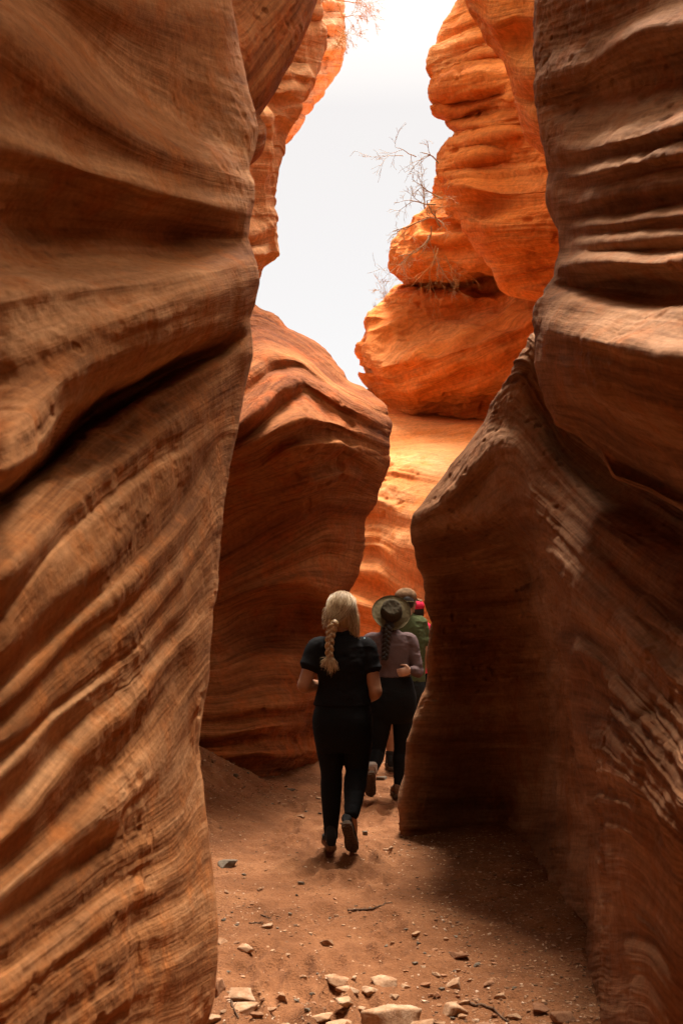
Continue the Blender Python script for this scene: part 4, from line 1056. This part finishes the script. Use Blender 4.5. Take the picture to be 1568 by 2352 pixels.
def hair_mat(name, lo, mid, hi):
    m, nt, b = new_mat(name); N = NT(nt)
    at = N.n('ShaderNodeAttribute', attribute_name='tone')
    geo = N.n('ShaderNodeNewGeometry')
    t = N.n('ShaderNodeTexNoise', {'Vector': geo, 'Scale': 55.0, 'Detail': 3.0})
    a = N.math('MULTIPLY_ADD', (at, 2), .75); k = N.math('MULTIPLY', (t, 0), .3); nt.links.new(k.outputs[0], a.inputs[2])
    r = N.ramp(a, [(.1, lo), (.5, mid), (.95, hi)])
    nt.links.new(r.outputs[0], b.inputs['Base Color']); b.inputs['Roughness'].default_value = .42
    b.inputs['Specular IOR Level'].default_value = .45
    return m
M_blonde = hair_mat('blonde_hair', (.22, .12, .05), (.48, .31, .15), (.78, .60, .38))

def strands(name, paths, rad, mat, parent, rng, sides=4):
    V = []; tones = []
    ps = []
    for P in paths:
        r = rad*rng.uniform(.7, 1.2); n = len(P); ps.append((P, np.r_[np.full(n-2, r), r*.6, r*.15])); tones.append(np.full(n*sides, rng.uniform(0, 1)))
    me = tube_mesh(name, ps, sides, {'tone': np.concatenate(tones)})
    return link(name, me, mat, parent)

def head_parts(c, s=1.0, pitch=0.0, yaw=0.0):
    cp, sp = math.cos(pitch), math.sin(pitch); cy_, sy_ = math.cos(yaw), math.sin(yaw)
    R = np.array([[cy_, sy_, 0], [-sy_, cy_, 0], [0, 0, 1]])@np.array([[1, 0, 0], [0, cp, -sp], [0, sp, cp]])
    def L(v): return np.asarray(v)*s@R.T+np.asarray(c)
    P = [ell(L((0, -.012, .022)), np.array([.074, .092, .086])*s, R), ell(L((0, .025, -.035)), np.array([.058, .066, .075])*s, R),
         ell(L((0, .066, -.088)), np.array([.026, .022, .020])*s, R), ell(L((0, .092, -.012)), np.array([.011, .016, .028])*s, R),
         ell(L((0, .098, -.028)), np.array([.016, .013, .011])*s, R), ell(L((0, .078, .022)), np.array([.05, .016, .012])*s, R),
         ell(L((0, .085, -.058)), np.array([.024, .011, .006])*s, R), ell(L((0, .083, -.067)), np.array([.020, .011, .006])*s, R)]
    for sx in (-1, 1): P.append(ell(L((sx*.075, -.002, -.012)), np.array([.010, .018, .030])*s, R))
    eyes = [L((sx*.031, .080, .004)) for sx in (-1, 1)]
    return P, eyes, L, R

def person(label, base, J, dims, skin, s=1.0, group='walkers filing through the canyon', pitch=0.0, yaw=0.0):
    root = bpy.data.objects.new('person', None); COL.objects.link(root)
    tag(root, label, 'person', group)
    hp, eyes, L, R = head_parts(J['head'], s, pitch, yaw)
    parts = hp[:]
    parts.append(tubev([J['neck']-np.array([0, 0, .03]), J['neck']+np.array([0, 0, .03]), lerp(J['neck'], J['head'], .75)], [.062*s, .053*s, .052*s], 16))
    T = [(c[0], c[1], c[2], c[3]-.014, c[4]-.014) for c in dims['torso']]
    parts.append(loftz(T))
    for sd, q in (('l', -1), ('r', 1)):
        sh, el_, wr = J['sh'+sd], J['el'+sd], J['wr'+sd]
        ra = dims['arm']
        parts.append(tubev([sh+np.array([-q*.05, 0, .0]), sh, lerp(sh, el_, .4), lerp(sh, el_, .85), el_, lerp(el_, wr, .3), lerp(el_, wr, .75), wr], [ra*.95, ra*1.02, ra*1.0, ra*.9, ra*.86, ra*.86, ra*.62, ra*.52]))
        parts += handv(wr, J['hd'+sd], J['hn'+sd], -q*(1 if J['hn'+sd][1] < 5 else 1), .75, s*.95)
        hp_, kn, an, to = J['hip'+sd], J['kn'+sd], J['an'+sd], J['to'+sd]
        rt = dims['leg'][sd]
        parts.append(tubev([hp_, lerp(hp_, kn, .5), kn, lerp(kn, an, .3), lerp(kn, an, .75), an], [r*.93 for r in rt]))
        f = to-an; parts.append(tubev([an, lerp(an, to, .5), to], [.034*s, .034*s, .024*s]))
    body = fuse('body', parts, skin, root, .0055, 3, loc=(0, 0, 0))
    for e in eyes:
        V, Fq = ell(e, [.011*s]*3); link('eye', np_mesh('eye', V, Fq), M_eye, body)
    return root, body, L, R
def legs_cloth(name, J, dims, secs, mat, root, toz=None, infl=1.0, seed=0, frac=1.0):
    parts = [loftz(secs)]
    for sd in 'lr':
        hp_, kn, an = J['hip'+sd], J['kn'+sd], J['an'+sd]; rt = dims['leg'][sd]
        if frac == 1.0: parts.append(tubev([hp_, lerp(hp_, kn, .5), kn, lerp(kn, an, .3), lerp(kn, an, .75), an], [r*infl for r in rt]))
        else: parts.append(tubev([hp_, lerp(hp_, kn, .5), lerp(hp_, kn, frac)], [rt[0]*infl, rt[1]*infl*1.05, rt[2]*infl*1.25]))
    return fuse(name, parts, mat, root, .0065, 2, .003, 13, (.8, .8, 2.2), seed)
def shirt(name, J, dims, mat, root, frac=.55, infl=1.0, seed=0, wr=.004, cuff=None, ws=9):
    parts = [loftz(dims['torso'])]
    for sd, q in (('l', -1), ('r', 1)):
        sh, el_, wq = J['sh'+sd], J['el'+sd], J['wr'+sd]; ra = dims['arm']*infl
        if frac < 1: parts.append(tubev([sh+np.array([-q*.06, 0, .01]), sh, lerp(sh, el_, .4), lerp(sh, el_, frac)], [ra*1.15, ra*1.25, ra*1.32, ra*1.42]))
        else: parts.append(tubev([sh+np.array([-q*.06, 0, .01]), sh, lerp(sh, el_, .4), lerp(sh, el_, .85), el_, lerp(el_, wq, .3), lerp(el_, wq, .93)], [ra*1.25, ra*1.32, ra*1.22, ra*1.05, ra*1.0, ra*1.0, ra*.72]))
    return fuse(name, parts, mat, root, .0065, 3, wr, ws, (1, 1, 1.5), seed)

# --- woman with the blonde braid
Y0 = 6.5
J = dict(head=wp(785, 1402, Y0+.02), neck=wp(784, 1458, Y0), shl=wp(727, 1488, Y0), shr=wp(842, 1488, Y0), ell=wp(697, 1576, Y0-.04), elr=wp(862, 1590, Y0-.04),
         wrl=wp(742, 1572, Y0+.14), wrr=wp(836, 1610, Y0+.16), hdl=(.8, .35, .35), hdr=(-.75, .4, .3), hnl=(.1, -.4, .9), hnr=(-.1, -.4, .9),
         hipl=wp(757, 1650, Y0), hipr=wp(818, 1650, Y0), knl=wp(761, 1772, Y0+.03), knr=wp(819, 1768, Y0+.02), anl=wp(760, 1925, Y0-.02), anr=wp(807, 1874, Y0-.22),
         tol=wp(757, 1946, Y0+.13), tor=wp(810, 1935, Y0-.05))
def sec(px, py, hw, hd, Y, dy=0.0): p = wp(px, py, Y); return (p[0], p[1]+dy, p[2], hw, hd)
D1 = dict(arm=.049, leg=dict(l=[.104, .096, .070, .068, .050, .041], r=[.104, .099, .073, .073, .056, .043]),
          torso=[sec(785, 1448, .050, .05, Y0), sec(784, 1459, .080, .062, Y0), sec(784, 1470, .128, .080, Y0), sec(785, 1492, .168, .105, Y0), sec(786, 1525, .168, .118, Y0), sec(788, 1569, .157, .108, Y0), sec(787, 1597, .170, .118, Y0), sec(786, 1618, .184, .128, Y0)])
r1, b1, L1, R1 = person('woman seen from behind with a long blonde braid, black shirt and black leggings, nearest walker', None, J, D1, M_skin)
shirt('shirt', J, D1, M_black, r1, .47, 1.0, 5, .010)
hips1 = [sec(788, 1585, .150, .10, Y0), sec(787, 1620, .176, .120, Y0, -.005), sec(786, 1655, .193, .137, Y0, -.012), sec(788, 1695, .186, .128, Y0, -.008), sec(789, 1725, .168, .10, Y0)]
legs_cloth('leggings', J, D1, hips1, M_legg, r1, seed=8)
shoe(r1, wp(761, 1957, Y0-.09)+np.array([0, 0, .02]), (-.12, 1, .0), (0, 0, 1), .95, (M_shoe, M_sole_l), high=.045)
shoe(r1, wp(795, 1893, Y0-.30), wp(811, 1955, Y0-.17)-wp(795, 1893, Y0-.30), (0.05, 1, .35), .93, (M_shoe, M_sole), high=.04)
# hair
rg = np.random.default_rng(3)
hc = np.array(J['head'])
hairbase = [ell(hc+np.array([0, -.022, .022]), (.084, .094, .089)), ell(hc+np.array([-.002, -.042, -.035]), (.081, .066, .082)), ell(hc+np.array([.075, -.02, -.085]), (.040, .045, .10)), ell(hc+np.array([-.075, -.01, -.05]), (.030, .05, .07))]
hb = fuse('hair', hairbase, M_blonde, r1, .006, 3, .006, 26, (1, 1, .25), 4)
n_ = len(hb.data.vertices); at = hb.data.attributes.new('tone', 'FLOAT', 'POINT')
cc_ = np.empty(n_*3, np.float32); hb.data.vertices.foreach_get('co', cc_); cc_ = cc_.reshape(-1, 3)
at.data.foreach_set('value', (.4+.5*vnoise(cc_[:, 0]*90, cc_[:, 1]*30, cc_[:, 2]*12, 5)).astype(np.float32))
paths = []
tail = wp(765, 1428, Y0-.095)
for i in range(620):
    a = rg.uniform(-1, 1); top = hc+np.array([.078*a*.55, rg.uniform(-.05, .06), .108-.03*abs(a)])
    right = rg.uniform() < .33 and a > -.1
    if right:   # loose lengths falling past the right cheek to the shoulder
        end = hc+np.array([.070+rg.uniform(-.02, .055), rg.uniform(-.06, .01), -.17+rg.uniform(-.05, .04)]); side = .095
    else: end = tail+np.array([rg.normal()*.015, rg.normal()*.006, rg.normal()*.012]); side = .085*abs(a)**.6*np.sign(a)
    m1 = hc+np.array([(.088+.006*rg.normal()) *np.sign(a)*min(1, abs(a)*1.1) if right else side, -.072-.03*(1-abs(a)), .035+.02*rg.normal()])
    m2 = lerp(m1, end, .55)+np.array([side*.25 if not right else .012, -.028, 0])
    t = np.linspace(0, 1, 9)[:, None]
    P = (1-t)**3*top+3*(1-t)**2*t*(m1+(m1-hc)*.35)+3*(1-t)*t**2*m2+t**3*end
    d = P-hc; q = np.sqrt(((d-np.array([0, -.022, .022]))/np.array([.092, .104, .097]))**2@np.ones(3))[:, None]
    P = np.where((q < 1) & (t < .75), hc+np.array([0, -.022, .022])+(d-np.array([0, -.022, .022]))/np.maximum(q, .3)*1.01, P)
    paths.append(P+rg.normal(size=3)*.0015+np.outer(np.sin(np.linspace(0, 3.1, 9)*rg.uniform(1, 2.5)), rg.normal(size=3)*.005)+(P-hc)*abs(rg.normal())*.03)
for i in range(90):   # flyaways at the left
    a0 = hc+np.array([-.07, -.04, rg.uniform(-.09, .03)]); e0 = a0+np.array([-rg.uniform(.02, .065), -.01, -rg.uniform(.0, .07)])
    paths.append(np.array([a0, lerp(a0, e0, .4)+np.array([0, 0, .012]), lerp(a0, e0, .75)+np.array([0, 0, .006]), e0]))
strands('strands', paths, .0013, M_blonde, hb, rg)
# braid: three plaited locks and the loose tuft
b0 = wp(767, 1427, Y0-.125); b3 = wp(757, 1512, Y0-.135); nb = 90
br = []
for k in range(3):
    t = np.linspace(0, 1, nb); ph = t**.9*2*math.pi*2.0+k*2*math.pi/3
    wv = .022*(1-.25*t)
    P = b0+(b3-b0)*t[:, None]+np.stack([wv*np.sin(ph)+.012*np.sin(t*3.1)*-1, -.008*np.sin(2*ph)-.004, 0*t], -1)
    rr = .0150*(1-.35*t)*(1+.16*np.sin(ph*2+.5))
    br.append((P, rr))
bt = []
for P, rr in br:
    for j in range(26):
        o1 = rg.uniform(0, 6.28); q = np.linspace(0, 1, nb)
        off = np.stack([np.cos(o1+q*5)*rr, np.sin(o1+q*5)*rr, 0*rr+.3*rr*np.sin(o1*2)], -1)
        bt.append(P+off*.95)
bo = link('braid', tube_mesh('braid', [(P, rr*.93) for P, rr in br], 10, {'tone': np.concatenate([np.full(nb*10, .30+.1*k) for k in range(3)])}), M_blonde, hb)
strands('strands', bt, .0017, M_blonde, bo, rg)
tf = []
for j in range(170):
    a = rg.uniform(-1, 1); e = wp(756+a*22+rg.normal()*1.5, 1545-abs(a-.2)*16+rg.normal()*5, Y0-.135-rg.uniform(0, .02))
    s0 = b3+np.array([rg.normal()*.008, rg.normal()*.006, .01]); tf.append(np.array([s0, lerp(s0, e, .3)+np.array([a*.008, -.012, 0]), lerp(s0, e, .7)+np.array([a*.006, -.01, 0]), e]))
strands('tuft', tf, .0019, M_blonde, bo, rg)
V, Fq = ell(b3+np.array([0, 0, .004]), (.0135, .0135, .008)); link('hair_tie', np_mesh('hair_tie', V, Fq), M_shoe, bo)
fuse('bandana', [ell(wp(842, 1474, Y0-.02), (.010, .016, .020)), tubev([wp(836, 1466, Y0-.03), wp(843, 1478, Y0-.035)], [.008, .006])], M_blue, r1, .004, 2)

# --- woman with the brimmed hat
Y1 = 8.1
J2 = dict(head=wp(897, 1412, Y1+.07), neck=wp(896, 1452, Y1), shl=wp(848, 1472, Y1), shr=wp(941, 1472, Y1), ell=wp(836, 1545, Y1), elr=wp(960, 1543, Y1-.05),
          wrl=wp(852, 1580, Y1+.2), wrr=wp(944, 1540, Y1-.13), hdl=(.3, .9, .2), hdr=(-.9, .1, -.2), hnl=(.2, .0, .9), hnr=(-.1, 1, 0),
          hipl=wp(880, 1610, Y1), hipr=wp(927, 1612, Y1), knl=wp(866, 1728, Y1+.02), knr=wp(921, 1722, Y1+.04), anl=wp(854, 1772, Y1-.22), anr=wp(915, 1802, Y1+.0),
          tol=wp(851, 1826, Y1-.08), tor=wp(912, 1826, Y1+.14))
D2 = dict(arm=.041, leg=dict(l=[.095, .083, .062, .062, .046, .038], r=[.092, .078, .060, .062, .045, .038]),
          torso=[sec(896, 1440, .046, .048, Y1), sec(896, 1452, .085, .065, Y1), sec(895, 1460, .140, .085, Y1), sec(896, 1480, .168, .10, Y1), sec(897, 1508, .156, .105, Y1), sec(902, 1540, .136, .098, Y1), sec(903, 1554, .140, .102, Y1)])
r2, b2, L2, R2 = person('woman in a wide brimmed olive hat and mauve long sleeved top, hand at her waist', None, J2, D2, M_skin2, pitch=.35)
shirt('top', J2, D2, M_mauve, r2, 1.0, 1.05, 15, .009)
hips2 = [sec(903, 1540, .128, .09, Y1), sec(903, 1570, .160, .115, Y1), sec(903, 1605, .186, .13, Y1, -.01), sec(903, 1640, .178, .12, Y1), sec(902, 1660, .13, .08, Y1)]
legs_cloth('leggings', J2, D2, hips2, M_legg, r2, seed=18)
shoe(r2, wp(913, 1834, Y1-.04)+np.array([0, 0, .018]), (-.05, 1, 0), (0, 0, 1), .9, (M_brownshoe, M_sole), high=.02)
shoe(r2, wp(853, 1776, Y1-.30), wp(850, 1832, Y1-.16)-wp(853, 1776, Y1-.30), (0, 1, .4), .92, (M_brownshoe, M_sole))
fuse('sock', [tubev([J2['anl']+np.array([0, .01, .05]), J2['anl']+np.array([0, 0, .0])], [.044, .042])], M_sock, r2, .005, 2)
# hat
ax = nrm((.02, -math.cos(.50), math.sin(.50))); hb0 = wp(898, 1407, Y1-.03)
xx_ = nrm(np.cross((0, 0, 1), ax)); yy_ = np.cross(ax, xx_)
prof_b = [(.082, .004), (.10, .0), (.13, -.006), (.150, -.004), (.1565, .003), (.1575, .006), (.156, .0085), (.148, .003), (.13, .001), (.10, .007), (.084, .010)]
prof_c = [(.080, -.02), (.0865, .003), (.0855, .02), (.083, .045), (.079, .075), (.072, .092), (.060, .099), (.03, .096), (.0, .093)]
def revolve(name, prof, mat, parent, n=96, sx=1.0, sy=1.0, wob=0.0, close=False, wr=0.0):
    th = np.arange(n)/n*2*math.pi; P = np.array(prof); m = 6*(len(P)-1)+1
    t = np.linspace(0, len(P)-1, m); pr = np.interp(t, np.arange(len(P)), P[:, 0]); ph = np.interp(t, np.arange(len(P)), P[:, 1])
    h = ph[:, None]+wob*np.sin(2*th+.6)*(pr[:, None]/.157)**2+wr*vnoise(np.cos(th)[None]*pr[:, None]*60, np.sin(th)[None]*pr[:, None]*60, ph[:, None]*40, 9)
    G = hb0+(pr[:, None]*np.cos(th)*sx)[..., None]*xx_+(pr[:, None]*np.sin(th)*sy)[..., None]*yy_+h[..., None]*ax
    i = np.arange(m*n).reshape(m, n); j = np.roll(i, -1, 1)
    Q = np.stack([i[:-1], i[1:], j[1:], j[:-1]], -1).reshape(-1, 4)
    return link(name, np_mesh(name, G.reshape(-1, 3), Q), mat, parent)
hat = revolve('hat', prof_b, M_hat, r2, wob=.010, wr=.002)
revolve('crown', prof_c, M_crown, hat, sx=1.0, sy=1.06, wr=.0025)
revolve('hat_band', [(.0875, .002), (.0885, .006), (.088, .016), (.0868, .019)], M_darkhair, hat, sy=1.06)
# dark braid down her back
t = np.linspace(0, 1, 60); c0_, c1_ = wp(890, 1440, Y1-.11), wp(883, 1515, Y1-.14)
dk = []
for k in range(3):
    ph = t*2*math.pi*2.4+k*2.094
    dk.append((c0_+(c1_-c0_)*t[:, None]+np.stack([.019*np.sin(ph), -.008*np.sin(2*ph), 0*t], -1), .021*(1-.45*t)))
link('braid', tube_mesh('braid', dk, 10), M_darkhair, r2)
fuse('hair', [ell(J2['head']+np.array([0, -.02, .0]), (.083, .09, .095)), ell(wp(893, 1440, Y1-.06), (.06, .04, .05))], M_darkhair, r2, .006, 3, .002, 30, (1, 1, .3))

# --- man with the camouflage cap
Y2 = 9.4
J3 = dict(head=wp(931, 1381, Y2), neck=wp(933, 1412, Y2-.02), shl=wp(893, 1434, Y2), shr=wp(965, 1432, Y2), ell=wp(884, 1500, Y2), elr=wp(974, 1500, Y2+.02),
          wrl=wp(892, 1550, Y2+.15), wrr=wp(970, 1550, Y2+.15), hdl=(.1, .8, -.5), hdr=(-.1, .8, -.5), hnl=(.9, 0, 0), hnr=(-.9, 0, 0),
          hipl=wp(914, 1575, Y2), hipr=wp(948, 1575, Y2), knl=wp(899, 1668, Y2+.02), knr=wp(936, 1668, Y2+.1), anl=wp(897, 1745, Y2), anr=wp(930, 1748, Y2+.15),
          tol=wp(897, 1762, Y2+.16), tor=wp(930, 1758, Y2+.3))
D3 = dict(arm=.049, leg=dict(l=[.10, .088, .062, .064, .046, .040], r=[.10, .088, .062, .064, .046, .040]),
          torso=[sec(933, 1405, .055, .055, Y2), sec(932, 1415, .09, .07, Y2), sec(930, 1421, .165, .09, Y2), sec(930, 1440, .205, .115, Y2), sec(931, 1480, .195, .125, Y2), sec(931, 1520, .178, .12, Y2), sec(931, 1565, .18, .12, Y2)])
r3, b3_, L3, R3 = person('man in brown camouflage cap and green short sleeved shirt, ahead of the olive hat wearer', None, J3, D3, M_skin, s=1.05, yaw=1.15)
shirt('shirt', J3, D3, M_green, r3, .62, 1.08, 25, .010)
hips3 = [sec(931, 1545, .165, .11, Y2), sec(931, 1575, .182, .13, Y2), sec(931, 1600, .175, .12, Y2), sec(931, 1612, .14, .09, Y2)]
legs_cloth('shorts', J3, D3, hips3, M_shorts, r3, infl=1.08, seed=28, frac=.8)
for sd in 'lr':
    a_ = J3['an'+sd]; shoe(r3, np.array([a_[0], a_[1]-.06, .025]), (0, 1, 0), (0, 0, 1), 1.08, (M_shoe, M_sole), high=.05)
    fuse('sock', [tubev([a_+np.array([0, 0, .07]), a_], [.050, .048])], M_shoe, r3, .006, 2)
hc = np.array(J3['head']); Rz = R3
fuse('hair', [ell(hc+np.array([0, -.02, .0])@np.eye(3), (.083, .098, .085))], M_darkhair, r3, .006, 2)
capb = [ell(hc+np.array([0, -.012, .045]), (.088, .108, .082), R3)]
cap = fuse('cap', capb, M_cap, r3, .006, 2, .0015, 30)
vz = []
for a in np.linspace(-1.1, 1.1, 23):
    for q in (0, .35, .7, 1): vz.append([math.sin(a)*.075*(1-.06*q), .075+math.cos(a)*.03+q*.072*math.cos(a*.9), .032-.018*q-.022*abs(a)**2*.6])
vz = np.array(vz)@R3.T+hc; ii = np.arange(23*4).reshape(23, 4)
vis = np.vstack([vz, vz-np.array([0, 0, .006])]); q = np.stack([ii[:-1, :-1], ii[1:, :-1], ii[1:, 1:], ii[:-1, 1:]], -1).reshape(-1, 4)
link('visor', np_mesh('visor', vis, np.vstack([q, q[:, ::-1]+92])), M_cap, cap)
link('strap', tube_mesh('strap', [(np.array([(hc+np.array([math.sin(a)*.088, -.012-math.cos(a)*.108, -.012+.010*math.cos(a)])@np.eye(3)) for a in np.linspace(-1.0, 1.0, 16)]), np.full(16, .006))], 6), M_hat, cap)

# --- person in pink
Y3_ = 10.6
J4 = dict(head=wp(954, 1402, Y3_), neck=wp(955, 1428, Y3_), shl=wp(924, 1444, Y3_), shr=wp(979, 1442, Y3_), ell=wp(918, 1490, Y3_), elr=wp(986, 1495, Y3_),
          wrl=wp(925, 1530, Y3_+.15), wrr=wp(980, 1532, Y3_+.15), hdl=(.1, .8, -.5), hdr=(-.1, .8, -.5), hnl=(.9, 0, 0), hnr=(-.9, 0, 0),
          hipl=wp(943, 1565, Y3_), hipr=wp(969, 1565, Y3_), knl=wp(944, 1640, Y3_), knr=wp(968, 1640, Y3_+.1), anl=wp(944, 1708, Y3_), anr=wp(968, 1708, Y3_+.15),
          tol=wp(944, 1720, Y3_+.15), tor=wp(968, 1716, Y3_+.3))
D4 = dict(arm=.042, leg=dict(l=[.092, .08, .06, .058, .042, .038], r=[.092, .08, .06, .058, .042, .038]),
          torso=[sec(955, 1423, .05, .05, Y3_), sec(955, 1430, .08, .06, Y3_), sec(955, 1435, .14, .08, Y3_), sec(955, 1450, .165, .10, Y3_), sec(955, 1485, .15, .105, Y3_), sec(955, 1515, .145, .10, Y3_), sec(955, 1545, .165, .11, Y3_)])
r4, b4, L4, R4 = person('person in a pink cap and bright pink top, farthest walker, mostly hidden behind the man', None, J4, D4, M_skin2)
shirt('top', J4, D4, M_pink, r4, .6, 1.05, 35, .005)
hips4 = [sec(955, 1535, .15, .10, Y3_), sec(955, 1565, .175, .12, Y3_), sec(955, 1590, .165, .11, Y3_), sec(955, 1600, .12, .08, Y3_)]
legs_cloth('leggings', J4, D4, hips4, M_legg, r4, seed=38)
for sd in 'lr':
    a_ = J4['an'+sd]; shoe(r4, np.array([a_[0], a_[1]-.06, .02]), (0, 1, 0), (0, 0, 1), .95, (M_shoe, M_sole))
hc = np.array(J4['head'])
fuse('hair', [ell(hc+np.array([0, -.03, -.02]), (.088, .09, .10)), ell(hc+np.array([.02, -.06, -.10]), (.075, .05, .06))], M_darkhair, r4, .006, 2)
cp4 = fuse('cap', [ell(hc+np.array([0, -.012, .045]), (.093, .112, .075))], M_pink, r4, .006, 2)
fuse('visor', [ell(hc+np.array([0, .13, .02]), (.07, .055, .008))], M_pink, cp4, .004, 1)
# ------------------------------------------------------------------ light
SUN_EL, SUN_AZ = 73.0, 24.0
w = bpy.data.worlds.new('World'); sc.world = w; w.use_nodes = True
wn = w.node_tree; bg = wn.nodes['Background']
sk = wn.nodes.new('ShaderNodeTexSky'); sk.sky_type = 'NISHITA'; sk.sun_disc = False
sk.sun_elevation = math.radians(SUN_EL); sk.sun_rotation = math.radians(SUN_AZ)
sk.dust_density = 3.0; sk.air_density = 1.0; sk.altitude = 1300
W = NT(wn); tcw = W.n('ShaderNodeTexCoord'); spw = W.n('ShaderNodeSeparateXYZ', {0: (tcw, 0)})
veil = W.ramp((spw.outputs[2]), [(0.0, (1.24, 1.10, .88)), (0.45, (1.26, 1.12, .90)), (0.75, (3.3, 2.9, 2.3)), (1.0, (4.4, 3.8, 2.9))])   # overcast veil, brighter overhead
cl = wn.nodes.new('ShaderNodeMix'); cl.data_type = 'RGBA'; cl.blend_type = 'MIX'; cl.inputs[0].default_value = 0.9
wn.links.new(sk.outputs[0], cl.inputs[6]); wn.links.new(veil.outputs[0], cl.inputs[7])
wn.links.new(cl.outputs[2], bg.inputs[0]); bg.inputs[1].default_value = 0.15
sl = bpy.data.lights.new('sun', 'SUN'); so = bpy.data.objects.new('sun', sl); COL.objects.link(so)
sl.energy = 3.2; sl.angle = math.radians(24); sl.color = (1.0, .93, .84)
az, el = math.radians(SUN_AZ), math.radians(SUN_EL)
dirv = Vector((math.sin(az)*math.cos(el), math.cos(az)*math.cos(el), math.sin(el)))
so.rotation_euler = dirv.to_track_quat('Z', 'Y').to_euler(); so.location = (0, 0, 20)
sc.view_settings.view_transform = 'Standard'; sc.view_settings.look = 'None'; sc.view_settings.gamma = 1.0
sc.view_settings.exposure = 2.2
sc.render.engine = 'CYCLES'
sc.cycles.max_bounces = 10; sc.cycles.diffuse_bounces = 2; sc.cycles.glossy_bounces = 3
sc.cycles.use_adaptive_sampling = True; sc.cycles.adaptive_threshold = 0.03
sc.cycles.use_denoising = True
sc.cycles.sample_clamp_indirect = 8.0
